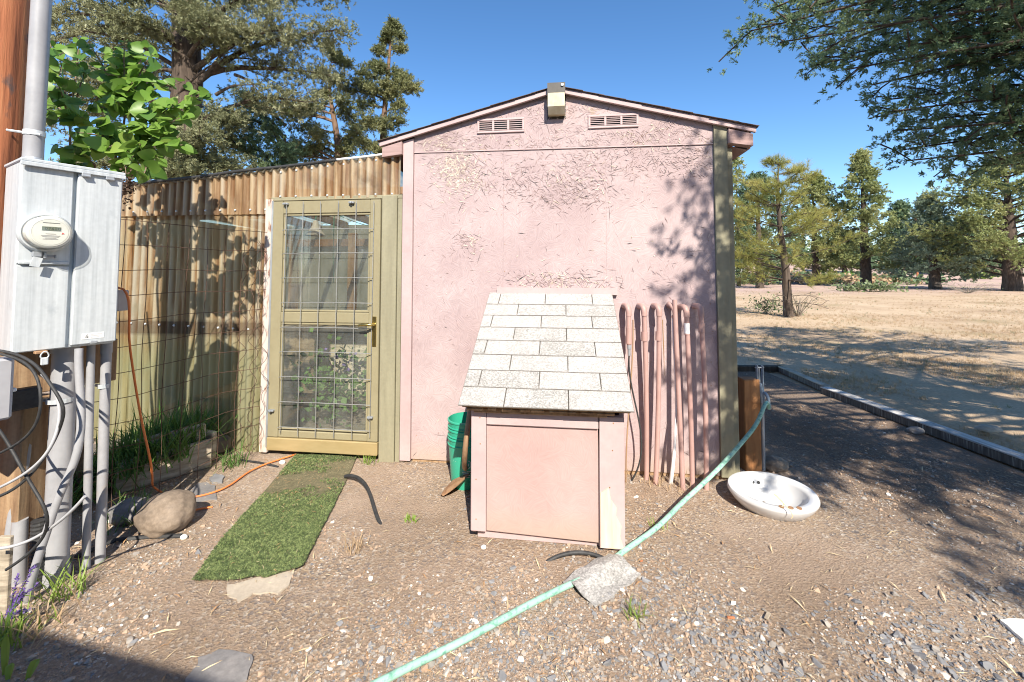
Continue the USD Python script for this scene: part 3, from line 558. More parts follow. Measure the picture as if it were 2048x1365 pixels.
shed.part('bare_flakes', flakes([wsp(430, 540, 70, 65, 3), wsp(380, 520, 50, 55, 2.4), wsp(950, 1115, 110, 22, 1.0), wsp(300, 380, 110, 34, 1.0), wsp(1080, 560, 60, 80, .5), wsp(480, 910, 24, 30, .4), wsp(940, 580, 30, 60, .3), wsp(1440, 370, 60, 30, .25), (.35, 1.4, -1.1, 1.2, .5)] + [(g[0], g[1], g[2], g[3], g[4] * .16) for g in gable], 750, (.0011, .0032), (.008, .028), (.001, .006), 2), 'flake_tan', kind='stuff')
shed.part('long_dark_slivers', flakes(worn + [(.35, 1.3, -1.1, 1.25, 3.0), (.35, 2.55, -1.05, .16, 1.5)], 260, (.0010, .0022), (.014, .050), (.0002, .001), 4), 'ink', kind='stuff')
shed.part('dark_gaps', flakes([(g[0], g[1], g[2], g[3], g[4]) for g in gable + worn] + [(.35, 1.3, -1.1, 1.25, 2.2)], 1100, (.0007, .0018), (.006, .026), (.0002, .001), 3), 'flake_dark', kind='stuff')

# wall lamp
lp = FS.at(1113, 205)
lx, zt, zb = lp[0], FS.at(1113, 165, .09)[2], FS.at(1113, 232, .05)[2]
lamp = Thing('wall_lamp', 'weathered wall pack lamp with yellowed lens under the shed peak', 'lamp', (lx, 0, zb), FS)
hw = .066
def wedge(x0, x1, prof, y_bias=0):      # profile in yz
    m = MB().prism([(p[0], p[1]) for p in prof], x0, x1)
    return m.move(lambda v: np.stack([v[:, 1], v[:, 0], v[:, 2]], 1))
def fixw(mb):
    mb.f = [f[:, ::-1] for f in mb.f]; return mb
zm = FS.at(1113, 186, .1)[2]
hood = lamp.part('hood', fixw(wedge(lx - hw, lx + hw, [(-.006, zm), (-.105, zm), (-.088, zt), (-.006, zt)])), 'lamp_hood')
lamp.part('photocell', MB().lathe([(.0, .008), (.010, .007), (.011, .0)], 12, (lx + .045, -.098, zm + .058), [[1, 0, 0], [0, 0, 1], [0, -1, 0]]), 'galv', parent=hood)
lamp.part('lens', fixw(wedge(lx - hw + .004, lx + hw - .004, [(-.006, zb + .012), (-.058, zb + .006), (-.112, zb + .050), (-.108, zm - .002), (-.006, zm - .002)])), 'lamp_lens')
lamp.part('back_plate', MB().box(lx - hw - .004, lx + hw + .004, -.0058, -.0042, zb - .01, zt - .002, .0005), 'lamp_hood')

# ================================================================== lean-to greenhouse on the left
gh = Thing('greenhouse', 'lean-to greenhouse of stained corrugated fibreglass beside the pink shed', 'greenhouse', (-1.5, 0, 0), FS)
def topz(x): return 2.395 - (2.395 - 2.293) * (-.87 - x) / 1.13 if x > -2.0 else 2.293 - .0766 * (-2.0 - x)
def corrug(x0, x1, zlo, ztop, y, pitch=.068, amp=.0105, wave=.004, seed=0):
    n = max(12, int((x1 - x0) / pitch * 8)); xs = np.linspace(x0, x1, n); k = 9
    P = np.zeros((n, k, 3))
    for i, x in enumerate(xs):
        zz = np.linspace(zlo(x), ztop(x), k)
        P[i, :, 0] = x; P[i, :, 1] = y - amp * math.cos(2 * math.pi * x / pitch) + wave * np.sin(zz * 3.1 + x * 4 + seed); P[i, :, 2] = zz
    return MB().grid(P)
screws = []
def screwrow(x0, x1, z, y, step=.136):
    x = x0
    while x < x1:
        screws.append((x, y, z(x))); x += step
edges = [-3.80, -3.30, -2.66, -1.995]
for i in range(3):
    a, b = edges[i] - .03, edges[i + 1]
    gh.part('corrugated_sheet', corrug(a, b, lambda x: -.01 + .05 * (x < -2.6), topz, .030 + .007 * (i % 2), seed=i * 1.7), 'fibre_wall', smooth=True)
gh.part('corrugated_sheet', corrug(-2.02, -.885, lambda x: 2.05 + .012 * math.sin(x * 6), topz, .003, seed=3), 'fibre_top', smooth=True, label='short brown stained sheet above the door')
gh.part('corrugated_sheet', corrug(-3.8, -1.99, lambda x: 1.93 + .0 * x, lambda x: topz(x) + .004, .0125, seed=5), 'fibre_top', smooth=True, label='brown stained upper sheet left of the door')
al = lambda k: -.068 * round(k / .068)
for z_, x0, x1, y_ in ((lambda x: topz(x) - .035, -1.97, -.90, -.0068), (lambda x: 2.068, -1.97, -.90, -.0068), (lambda x: 1.965, -3.6, -2.03, .003), (lambda x: .98 - .03 * (x + 2), -3.6, -2.03, .0205)):
    x = -.068 * math.floor(-x0 / .068)
    while x < x1: screws.append((x, y_, z_(x))); x += .136
sm = MB()
for (x, y, z) in screws: sm.lathe([(0, .008), (.007, .006), (.0095, 0.0), (.0095, -.002)], 7, (x, y, z), [[1, 0, 0], [0, 0, 1], [0, -1, 0]])
gh.part('screws', sm, 'galv', kind='stuff')
# framing behind the sheets
for z0, z1 in ((2.10, 2.24), (1.90, 1.985), (.93, 1.03), (.02, .11)):
    gh.part('rail', MB().box(-3.85, -1.99, .058, .096, z0, z1), 'dark_wood' if z0 < 1.5 else 'rafter_wood')
gh.part('rail', MB().box(-1.985, -.87, .020, .058, 2.07, 2.13), 'old_wood')
for x in (-3.75, -2.9): gh.part('stud', MB().box(x, x + .04, .098, .135, .0, 2.13), 'old_wood')
# jambs
pj = FS.at(527, 600)[0]
gh.part('peeling_jamb', MB().box(-2.028, -1.962, -.014, .012, .02, 2.045), 'peeling_white')
gh.part('door_jamb', MB().box(-1.028, -.905, -.024, .06, .0, 2.055, .005), 'green_trim')
gh.part('door_jamb', MB().box(-.902, -.868, -.010, .05, .0, 2.03, .003), 'green_trim', label='narrow textured strip against the pink corner')
gh.part('header_board', MB().box(-1.985, -.87, -.006, .018, 2.032, 2.062), 'green_trim')
gh.part('top_edge_strip', MB().tube([(x, -.004 + .004 * math.sin(x * 9), topz(x) + .012 + .004 * math.sin(x * 5)) for x in np.linspace(-3.8, -1.42, 30)], .014, 8), 'black_rubber', smooth=True)
gh.part('top_edge_strip', MB().tube([(x, -.004, topz(x) + .010 + .004 * math.sin(x * 7)) for x in np.linspace(-1.42, -1.05, 8)] + [(-.98, -.004, topz(-.98) + .024), (-.92, -.004, topz(-.9) + .055)], .010, 8), 'white_plastic', smooth=True, label='white sealant tape at the high end')
# rear, roof and inside
gd = 2.3
gh.part('roof_sheet', MB().grid(np.array([[[x, y, topz(x) - .005 - .10 * max(0, y) / gd + .008 * math.cos(2 * math.pi * x / .068)] for y in (-.015, .6, 1.2, gd + .05)] for x in np.linspace(-3.85, -.88, 350)])), 'fibre_roof', smooth=True)
gh.part('rear_wall', MB().box(-3.85, -.875, gd, gd + .03, .85, 2.1), 'fibre_pale')
gh.part('rear_wall', MB().box(-3.85, -.875, gd, gd + .04, .0, .848), 'grey_wood')
gh.part('end_wall', MB().box(-3.88, -3.852, .1, gd, .0, 2.05), 'fibre_pale')
for x in (-3.3, -2.45, -1.72, -.98): gh.part('post', MB().box(x - .05, x + .05, gd - .09, gd - .005, .0, 1.98), 'orange_wood' if x > -2 else 'old_wood')
gh.part('plate', MB().box(-3.84, -.88, gd - .08, gd - .004, 1.80, 1.98 - .08), 'rafter_wood')
for x in (-3.4, -2.9, -2.5, -2.1, -1.7, -1.3): gh.part('rafter', MB().beam([x, .10, topz(x) - .075], [x - .05, gd - .02, topz(x) - .17], .04, .09), 'rafter_wood')
gh.part('sill', MB().box(-3.84, -.88, gd - .14, gd - .004, .86, .93), 'grey_wood')
wf = MB(); wx0, wx1 = -1.60, -1.06
wf.box(wx0, wx0 + .06, gd - .05, gd - .01, .94, 1.72); wf.box(wx1 - .05, wx1, gd - .05, gd - .01, .94, 1.72); wf.box(wx0, wx1, gd - .052, gd - .012, 1.72, 1.77); wf.box(wx0, wx1, gd - .052, gd - .012, .935, .985)
gh.part('window_frame', wf, 'window_white')
gh.part('floor', MB().box(-3.84, -.875, .06, gd - .005, -.02, .035), 'interior_floor')
gh.part('bench', MB().box(-3.5, -1.25, 1.45, 2.1, .74, .78), 'grey_wood')
gh.part('bench_front', MB().box(-3.5, -1.25, 1.44, 1.46, .06, .739), 'grey_wood')
bl = MB().lathe([(.010, .15), (.022, .145), (.03, .10), (.055, .055), (.088, .012), (.092, .0), (.086, .002), (.05, .05)], 20, (-1.98, .62, 1.80))
bell = Thing('hanging_lamp', 'white bell shaped lamp hanging inside the greenhouse door', 'lamp', (-1.98, .62, 1.80), FS)
bell.part('shade', bl, 'bell_white', smooth=True); bell.part('cord', MB().tube([(-1.98, .62, 1.948), (-1.975, .62, 2.2)], .004, 6), 'twine')
for k, pts in enumerate([[(-1.86, .75, 2.15), (-1.87, .75, 1.7), (-1.86, .75, 1.35)], [(-1.42, 1.7, 2.1), (-1.36, 1.72, 1.86), (-1.38, 1.72, 1.5)], [(-1.95, .6, 2.1), (-1.7, 1.1, 1.95), (-1.4, 1.7, 1.98)]]):
    solo('twine', ['green twine dangling beside the bell lamp inside the greenhouse', 'green twine hanging by the inner window frame of the greenhouse', 'green twine slung across under the greenhouse rafters'][k], 'twine', MB().tube(smoothpath(pts, 12), .004, 5), 'twine', FS, group=None)

# door
door = Thing('screen_door', 'olive aluminium storm door with a wire guard over its glass', 'door', (-1.48, 0, .06), FS)
dx0, dx1, dz0, dz1 = -1.948, -1.036, .066, 2.026
sw = .088
fm = MB(); y0, y1 = -.030, .008
fm.box(dx0, dx0 + sw, y0, y1, dz0 + .085, dz1, .005); fm.box(dx1 - sw * .95, dx1, y0, y1, dz0 + .085, dz1, .005)
fm.box(dx0 + sw, dx1 - sw * .95, y0 + .001, y1, dz1 - .105, dz1, .005)
fm.box(dx0 + sw, dx1 - sw * .95, y0 + .002, y1, 1.052, 1.135, .005)
fm.box(dx0 + sw, dx1 - sw * .95, y0 + .003, y1, dz0 + .085, dz0 + .14, .006)
fp = door.part('frame', fm, 'olive_door')
def bead(x0, x1, z0, z1, w=.016):
    m = MB(); m.box(x0, x1, y0 + .008, y1, z1 - w, z1, .004); m.box(x0, x1, y0 + .008, y1, z0, z0 + w, .004)
    m.box(x0, x0 + w, y0 + .009, y1, z0 + w, z1 - w, .004); m.box(x1 - w, x1, y0 + .009, y1, z0 + w, z1 - w, .004); return m
gx0, gx1 = dx0 + sw + .001, dx1 - sw * .95 - .001
for z0, z1 in ((1.137, dz1 - .107), (dz0 + .142, 1.05)):
    door.part('glazing_bead', bead(gx0, gx1, z0, z1), 'olive_door')
    door.part('glass', MB().box(gx0 + .014, gx1 - .014, -.010, -.006, z0 + .014, z1 - .014, .0005), 'glass_door')
door.part('kick_plate', MB().box(dx0 - .002, dx1 + .002, -.036, .004, dz0 - .018, dz0 + .082, .006), 'gold_kick')
door.part('hinge_strip', MB().box(dx0 - .020, dx0 - .004, -.024, .006, dz0, dz1 + .005, .004), 'galv_dull')
door.part('drip_cap', MB().box(dx0, dx1, -.034, -.005, dz1 + .001, dz1 + .010, .002), 'olive_door')
gy = -.050
for pxv in (599, 634, 670, 706):
    x = FS.at(pxv + 2, 600, .05)[0]; door.part('guard_bar', MB().tube([(x, gy, .175), (x + .003, gy - .003, 1.1), (x + .004, gy, dz1 - .012)], .0029, 6), 'grid_wire', smooth=True)
for x in (FS.at(566, 600, .05)[0], FS.at(743, 600, .05)[0]): door.part('guard_bar', MB().tube([(x, gy + .004, .19), (x + .006, gy + .004, dz1 - .02)], .0028, 6), 'grid_wire', smooth=True)
for pyv in (459, 507, 556, 606, 656, 705, 756, 807, 858):
    z = FS.at(650, pyv, .05)[2]; xa = FS.at(562, 600, .05)[0]; xb = FS.at(745, 600, .05)[0]
    door.part('guard_bar', MB().tube([(xa, gy - .005, z - .008), (xa + .02, gy - .006, z), (-1.5, gy - .0065, z + .002), (xb, gy - .005, z)], .0029, 6), 'grid_wire', smooth=True)
for x, z in ((-1.83, 2.0), (-1.27, 2.0), (-1.91, .36), (-1.09, .34)):
    door.part('clip', MB().box(x - .022, x + .022, -.054, -.026, z - .008, z + .008, .003).lathe([(.0, .01), (.008, .009), (.010, 0)], 8, (x, -.054, z), [[1, 0, 0], [0, 0, 1], [0, -1, 0]]), 'galv_dull')
hz = FS.at(750, 648)[2]
hd = door.part('handle_plate', MB().box(dx1 - .050, dx1 - .018, -.038, -.028, hz - .17, hz + .06, .005), 'brass')
door.part('handle', MB().tube(smoothpath([(dx1 - .034, -.036, hz), (dx1 - .034, -.075, hz), (dx1 - .07, -.088, hz + .002), (dx1 - .14, -.086, hz - .006)], 14), [.010] * 10 + [.008] * 4, 8), 'brass', parent=hd, smooth=True)

# plants growing inside the greenhouse
def leafcloud(c, r, n, size, seed, wide=.35):
    g = np.random.default_rng(seed); V, Fc = [], []
    for i in range(n):
        p = np.asarray(c) + g.normal(0, 1, 3) * np.asarray(r); d = g.normal(0, 1, 3); d[2] = abs(d[2]) * .6; d /= np.linalg.norm(d); s_ = np.cross(d, g.normal(0, 1, 3)); s_ /= np.linalg.norm(s_); l = size * g.uniform(.5, 1.3); k = len(V)
        V += [p, p + d * l * .5 + s_ * l * wide, p + d * l * .5 - s_ * l * wide, p + d * l]; Fc += [[k, k + 1, k + 2], [k + 1, k + 3, k + 2]]
    return np.array(V), np.array(Fc)
for i, (x, y, z, lab) in enumerate([(-1.75, .55, .42, 'leafy green plant low behind the left of the door glass'), (-1.30, .70, .45, 'leafy green plant low behind the right of the door glass'), (-1.50, 1.7, .90, 'small potted greenery on the sill inside the greenhouse')]):
    t = Thing('indoor_plant', lab, 'plant', (x, y, .05), FS)
    t.part('foliage', leafcloud((x, y, z), (.16, .14, .16) if i < 2 else (.25, .1, .06), 500 if i < 2 else 160, .07, 60 + i), 'grass_green', kind='stuff')
    t.part('stem', MB().tube([(x, y, .04), (x + .02, y, z)], .008, 6), 'stem_brown')
    if i < 2: t.part('flowers', leafcloud((x + .1, y, z + .22), (.14, .10, .05), 40, .035, 70 + i, .6), 'lavender_flower', kind='stuff')

# ================================================================== shingled well house
WX0, WX1, WD = -.118, .700, .868
wh = Thing('well_house', 'small pink plywood box with sloping white shingle roof against the shed', 'well house', (.29, -WD, 0), FS)
ze, zw_, de = .752, 1.296, .945           # eave height, height at the wall, eave distance
def roofz(y): return zw_ + (ze - zw_) * (-y) / de
b = lambda *a, **k: MB().box(*a, **k)
wh.part('front_panel', MB().prism([(WX0 + .085, .055), (WX1 - .135, .035), (WX1 - .135, .66), (WX0 + .085, .66)], -WD + .010, -WD + .030), 'pink_board')
wh.part('stile', MB().box(WX0, WX0 + .083, -WD - .008, -WD + .03, .055, .70, .004), 'pink_trim')
rs = wh.part('stile', MB().prism([(WX1 - .132, .02), (WX1 - .004, .02), (WX1 - .002, .69), (WX1 - .128, .69)], -WD - .010, -WD + .03), 'pink_trim')
wh.part('bare_patch', MB().prism([(WX1 - .128, .024), (WX1 - .012, .026), (WX1 - .030, .09), (WX1 - .022, .14), (WX1 - .050, .19), (WX1 - .046, .23), (WX1 - .075, .27), (WX1 - .085, .33), (WX1 - .127, .30)], -WD - .0145, -WD - .0102), 'bare_wood', parent=rs, label='bare pale wood where the paint has peeled')
wh.part('top_rail', MB().box(WX0 + .085, WX1 - .134, -WD - .007, -WD + .03, .622, .705, .004), 'pink_trim')
wh.part('bottom_board', MB().box(WX0 + .03, WX1 - .1, -WD + .035, -WD + .06, .0, .10, .003), 'pink_trim')
for x0, x1 in ((WX0 + .002, WX0 + .022), (WX1 - .022, WX1 - .002)):
    m = MB().prism([(-WD + .032, .03), (-.03, .02), (-.03, zw_ - .05), (-WD + .032, roofz(-WD) - .035)], x0, x1).move(lambda v: np.stack([v[:, 1], v[:, 0], v[:, 2]], 1)); m.f = [f[:, ::-1] for f in m.f]
    wh.part('side_panel', m, 'pink_board')
nm = MB()
for xx in (WX0 + .04, WX1 - .07):
    for zz in (.12, .33, .52, .66): nm.lathe([(0, -.0024), (.003, -.0022), (.0036, 0)], 7, (xx + R.uniform(-.015, .015), -WD - .0102 + .002 * (xx < 0), zz), [[1, 0, 0], [0, 0, 1], [0, 1, 0]])
wh.part('nail_heads', nm, 'spade_rust', kind='stuff')
wh.part('flashing', MB().prism([(-.112, 1.285), (.775, 1.285), (.772, 1.335), (-.108, 1.338)], -.030, -.004), 'pink_trim')
RX0, RX1 = -.165, .735
sl = math.hypot(de, zw_ - ze); sd = np.array([0, -de, ze - zw_]) / sl; nn = np.cross([1, 0, 0], -sd); nn = nn if nn[2] > 0 else -nn
top = np.array([0, -.012, zw_])
def on_roof(x, s, h): return top + np.array([x, 0, 0]) + sd * s + nn * h
wh.part('roof_board', MB().obox(on_roof((RX0 + RX1) / 2, sl / 2, -.018), [(RX1 - RX0) / 2 - .012, sl / 2 - .004, .008], np.array([[1, 0, 0], sd, nn])), 'old_wood')
for k in range(9):                              # ragged splinters of the roof board at the eave
    x = RX0 + .09 + k * .085 + R.uniform(-.02, .02); wh.part('eave_splinter', MB().obox(on_roof(x, sl - .012, -.034 - R.uniform(0, .006)), [R.uniform(.02, .045), .010, R.uniform(.004, .010)], np.array([[1, 0, 0], sd, nn]), .002), 'old_wood')
wh.part('eave_board', MB().box(WX0 + .02, WX1 - .09, -WD - .028, -WD - .011, .692, .716, .003), 'old_wood')
wh.part('underlay', MB().obox(on_roof((RX0 + RX1) / 2, sl / 2, -.0065), [(RX1 - RX0) / 2 - .003, sl / 2 + .003, .003], np.array([[1, 0, 0], sd, nn])), 'shingle_back')
nrow, tabw = 8, .335; ex = (sl + .012 - .025) / nrow
slots = {0: 308, 1: 381, 2: 277, 3: 361, 4: 243, 5: 338, 6: 208, 7: 308}
for r_ in range(nrow):
    s1 = sl + .012 - (nrow - 1 - r_) * ex; s0 = s1 - ex - .02
    # where the first joint of this course sits, measured along the row
    row_px = {0: (88, 262, 750), 1: (130, 252, 752), 2: (172, 238, 758), 3: (222, 218, 768), 4: (275, 198, 776), 5: (332, 176, 784), 6: (398, 150, 795), 7: (462, 128, 803)}[r_]
    fx = RX0 + (RX1 - RX0) * (slots[r_] - row_px[1]) / (row_px[2] - row_px[1])
    cuts = [RX0]; x = fx
    while x < RX1 - .03: cuts.append(x); x += tabw
    cuts.append(RX1)
    for a, c in zip(cuts[:-1], cuts[1:]):
        g = .0035; lift = R.uniform(0, .0015); sk = R.uniform(-.002, .002)
        x0, x1 = a + (g if a > RX0 else 0), c - (g if c < RX1 else 0); t = .0040
        v = [on_roof(x0, s0, .0005), on_roof(x1, s0, .0005), on_roof(x1, s1 + sk, .0045 + lift), on_roof(x0, s1 - sk, .0045 + lift), on_roof(x0, s0, .0005 + t), on_roof(x1, s0, .0005 + t), on_roof(x1, s1 + sk, .0045 + lift + t), on_roof(x0, s1 - sk, .0045 + lift + t)]
        f = np.array([[0, 3, 2, 1], [4, 5, 6, 7], [0, 1, 5, 4], [1, 2, 6, 5], [2, 3, 7, 6], [3, 0, 4, 7]])
        shp = wh.part('shingle', MB().add(v, f), R.choice(['shingle_white', 'shingle_white', 'shingle_pale']))
        w = [q - nn * .0012 for q in v[:4]] + [q - nn * .0012 for q in v[4:]]; w = np.array(w); w[[2, 3, 6, 7]] += sd * .0035; w[[0, 3, 4, 7]] -= [.0022, 0, 0]; w[[1, 2, 5, 6]] += [.0022, 0, 0]
        wh.part('cut_edge', MB().add(w, f), 'shingle_edge', parent=shp)

# ================================================================== pipes standing against the shed wall
def pl_(px, py, d): return FS.at(px, py, d)
PIPES = [
    # elbow px, coupling (top, bottom), foot px, label
    ((1257, 612), (655, 688), (1258, 690), 'pink pipe ending short in a hose fitting, nearest the shingled roof'),
    ((1288, 612), (664, 682), (1293, 960), 'second pink standing pipe from the shingled roof, with elbow and coupling'),
    ((1318, 612), (664, 682), (1311, 970), 'pink standing pipe leaning left with coupling, just left of the white pipe'),
    ((1373, 614), None, (1385, 975), 'pink standing pipe with a white tag below its elbow'),
    ((1402, 612), (648, 666), (1413, 980), 'pink standing pipe nearest the green corner board'),
]
for i, (e, cp, ft, lab) in enumerate(PIPES):
    rr = .0165; dtop = .095; dbot = .20
    T_ = pl_(e[0], e[1] + 14, dtop)
    Bt = FS.loc(G(*ft)) if i else pl_(ft[0], ft[1], .10)
    if i: Bt[2] = -.01
    t = Thing('wall_pipe', lab, 'pipe', (Bt[0], Bt[1], max(Bt[2], 0)), FS, group='pipes standing against the shed wall')
    bend = R.uniform(-.012, .012); t.part('tube', MB().tube([T_ + (Bt - T_) * q + np.array([bend * math.sin(math.pi * q), .3 * bend * math.sin(math.pi * q), 0]) for q in np.linspace(0, 1, 12)], rr, 12), 'pink_pipe', smooth=40)
    el = smoothpath([(T_[0] - .016, -.001, T_[2] + .044), (T_[0] - .014, -.055, T_[2] + .044), (T_[0] - .005, -.086, T_[2] + .036), (T_[0], -dtop + .001, T_[2] + .012), (T_[0], -dtop, T_[2] - .022)], 14)
    t.part('elbow', MB().tube(el, .0205, 12), 'pink_pipe', smooth=40)
    if cp:
        f0 = (cp[0] - e[1] - 14) / (ft[1] - e[1] - 14); f1 = (cp[1] - e[1] - 14) / (ft[1] - e[1] - 14)
        t.part('coupling', MB().tube([T_ + (Bt - T_) * f0, T_ + (Bt - T_) * f1], .0215, 12), 'pink_pipe', smooth=40)
    if i == 0:
        t.part('hose_fitting', MB().tube([Bt + [0, 0, .005], Bt - [0, 0, .03], Bt - [0, 0, .032], Bt - [0, 0, .075]], [.016, .016, .0105, .0105], 10), 'galv_dull', smooth=40)
        dr = [Bt - [0, 0, .07], Bt + [.008, .0, -.25], Bt + [.07, -.01, -.6], FS.loc(G(1263, 962)) + [0, 0, .0]]
        solo('drip_line', 'thin black drip line hanging from the short pink pipe', 'hose', MB().tube(smoothpath(dr, 24), .006, 7), 'black_rubber', FS, smooth=True)
        dr2 = [pl_(1266, 640, .05), pl_(1262, 760, .07), pl_(1255, 860, .10), FS.loc(G(1252, 965))]
        solo('drip_line', 'thin brown drip line standing behind the black one beside the well house', 'hose', MB().tube(smoothpath(dr2, 24), .005, 7), 'handle_wood', FS, smooth=True)
    if i == 3:
        c0 = T_ + (Bt - T_) * .055; c1 = T_ + (Bt - T_) * .115
        t.part('tag', MB().tube([c0, c1], .0185, 12), 'white_plastic', smooth=40, label='white paper tag on the pipe')
        t.part('coupling', MB().tube([T_ + (Bt - T_) * .113, T_ + (Bt - T_) * .125], .0178, 12), 'pink_pipe', smooth=40)
# straight pipe and bent white pipe
p0, p1 = pl_(1349, 600, .07), FS.loc(G(1366, 980)) ; p1[2] = -.01
solo('wall_pipe', 'straight pink pipe without an elbow leaning beside the white pipe', 'pipe', MB().tube(np.linspace(p0, p1, 5), .0165, 12), 'pink_pipe', FS, smooth=40, group='pipes standing against the shed wall')
wp = Thing('wall_pipe', 'thin bent white plastic pipe among the pink pipes', 'pipe', pl_(1340, 612, 0), FS, group='pipes standing against the shed wall')
wp.part('tube', MB().tube(smoothpath([pl_(1346, 632, .06), pl_(1349, 720, .06), pl_(1352, 800, .08), pl_(1350, 880, .13), np.r_[FS.loc(G(1341, 968))[:2], 0]], 24), np.r_[np.full(14, .007), np.linspace(.008, .014, 10)], 10), 'white_plastic', smooth=True)
wp.part('elbow', MB().tube(smoothpath([pl_(1337, 612, .0), pl_(1339, 609, .04), pl_(1344, 614, .06), pl_(1346, 636, .06)], 12), .0155, 10), 'pink_pipe', smooth=True)
solo('stake', 'thin pointed wooden stake hanging between the pink pipes', 'stake', MB().tube([pl_(1325, 640, .03), pl_(1327, 690, .03), pl_(1329, 752, .03)], [.004, .004, .001], 6), 'handle_wood', FS)

# ================================================================== electric service on the left
bx0, bx1, bz0, bz1 = 0.0, .345, 1.092, 1.95
AXF = [[1, 0, 0], [0, 0, 1], [0, -1, 0]]
xg0, xg1 = FB.at(139, 500)[0], FB.at(147, 500)[0]
cabn = Thing('electric_cabinet', 'tall galvanised electric meter cabinet on the utility pole', 'electric cabinet', (.17, .1, bz0), FB)
cabn.part('body', MB().box(bx0, bx1, .004, .24, bz0, bz1, .004), 'galv')
zsp = FB.at(80, 530)[2]
cabn.part('meter_cover', MB().box(bx0 + .002, xg0, -.012, .003, zsp + .004, bz1 - .006, .004), 'galv')
cabn.part('lower_cover', MB().box(bx0 + .002, xg0, -.010, .003, bz0 + .004, zsp - .004, .004), 'galv')
cabn.part('cover_lip', MB().box(bx0 + .006, xg0 - .004, -.022, -.0125, zsp + .002, zsp + .016, .003), 'galv')
cabn.part('breaker_door', MB().box(xg1, bx1 + .004, -.020, .003, bz0 + .010, bz1 - .012, .005), 'galv')
cabn.part('rain_lid', MB().box(bx0 - .006, bx1 + .012, -.030, .245, bz1 - .004, bz1 + .012, .004).box(bx0 - .006, bx1 + .012, -.033, -.024, bz1 - .022, bz1 - .004, .003), 'galv')
for pxv in (168, 216):
    x = FB.at(pxv, 350)[0]
    cabn.part('hinge', MB().box(x - .016, x + .016, -.036, -.022, bz1 - .036, bz1 - .018, .002).tube([(x - .014, -.036, bz1 - .034), (x + .014, -.036, bz1 - .034)], .005, 8), 'galv_dull')
x = FB.at(183, 672)[0]
st = cabn.part('sticker', MB().box(x - .040, x + .040, -.0215, -.0203, bz0 + .035, bz0 + .063, .0004), 'white_plastic')
tm = meshkit.text_mesh('4', .017, .0006); v = tm.vertices.copy()
cabn.part('number', (np.stack([v[:, 0] + x - .030, -.0217 - v[:, 2], v[:, 1] + bz0 + .040], 1), tm.faces), 'ink', parent=st)
for k in range(3): cabn.part('small_print', MB().box(x - .008, x + .034 - .006 * k, -.0221, -.0216, bz0 + .055 - .007 * k, bz0 + .057 - .007 * k, .0001), 'grey_plastic', parent=st)
cabn.part('door_catch', MB().box(x - .012, x + .014, -.030, -.0202, bz0 + .010, bz0 + .024, .003), 'galv_dull')
x = FB.at(86, 695)[0]
hp = cabn.part('hasp', MB().box(x - .03, x + .01, -.03, .0, bz0 - .010, bz0 + .002, .002), 'spade_rust')
cabn.part('padlock', MB().box(x - .012, x + .012, -.036, -.022, bz0 - .062, bz0 - .028, .004).tube(smoothpath([(x - .008, -.029, bz0 - .030), (x - .009, -.029, bz0 - .008), (x, -.029, bz0 - .001), (x + .009, -.029, bz0 - .008), (x + .008, -.029, bz0 - .030)], 14), .0028, 6), 'galv', parent=hp)
# meter
mc = FB.at(90, 466, .02); mx_, mz_ = mc[0], mc[2]
met = Thing('electric_meter', 'round glass domed electric meter on the front of the cabinet', 'meter', (mx_, -.012, mz_), FB)
met.part('ring', MB().lathe([(.070, .0), (.088, .0), (.090, .006), (.090, .022), (.084, .030), (.078, .030)], 40, (mx_, -.013, mz_), AXF), 'galv', smooth=40)
met.part('rear_drum', MB().lathe([(.073, .0), (.073, .070), (.068, .075), (.058, .078)], 32, (mx_, -.016, mz_), AXF), 'meter_face', smooth=40)
fpl = met.part('face_plate', MB().lathe([(.0, .002), (.064, .002), (.066, .0), (.066, -.004)], 32, (mx_, -.091, mz_), AXF), 'meter_face')
fy = -.0935
met.part('display', MB().box(mx_ - .026, mx_ + .034, fy - .0012, fy + .0005, mz_ + .006, mz_ + .024, .0004), 'lcd', parent=fpl)
tm = meshkit.text_mesh('07420', .011, .0004); v = tm.vertices.copy()
met.part('digits', (np.stack([v[:, 0] * 1.05 + mx_ - .018, fy - .0014 - v[:, 2], v[:, 1] + mz_ + .0095], 1), tm.faces), 'ink', parent=fpl)
for k, (w_, zz) in enumerate([(.016, -.008), (.030, -.016), (.026, -.021), (.018, -.027), (.024, -.032)]):
    met.part('printed_line', MB().box(mx_ + .002 - w_, mx_ + .002 + w_, fy - .0008, fy, mz_ + zz - .001, mz_ + zz + .001, .0002), 'grey_plastic', parent=fpl)
met.part('arrow_mark', MB().prism([(mx_ + .036, mz_ - .008), (mx_ + .046, mz_ - .006), (mx_ + .040, mz_ + .001)], fy - .001, fy), 'red_mark', parent=fpl)
met.part('slot', MB().box(mx_ - .024, mx_ + .03, fy - .0008, fy, mz_ + .040, mz_ + .0418, .0002), 'ink', parent=fpl)
met.part('test_port', MB().box(mx_ - .058, mx_ - .046, -.0765, -.070, mz_ - .006, mz_ + .006, .001), 'lcd')
met.part('glass_dome', MB().lathe([(.080, .0), (.079, .030), (.077, .062), (.074, .074), (.066, .082), (.050, .085), (.0, .087)], 40, (mx_, -.018, mz_), AXF), 'glass_clear', smooth=40)
lt = met.part('latch', MB().box(mx_ - .040, mx_ - .010, -.045, -.022, mz_ - .112, mz_ - .088, .003).box(mx_ - .005, mx_ + .006, -.040, -.022, mz_ - .118, mz_ - .090, .002), 'galv_dull')
met.part('latch_bolt', MB().tube([(mx_ + .006, -.034, mz_ - .108), (mx_ + .034, -.034, mz_ - .108)], .004, 8).box(mx_ + .032, mx_ + .036, -.042, -.026, mz_ - .116, mz_ - .100, .001), 'galv_dull', parent=lt)
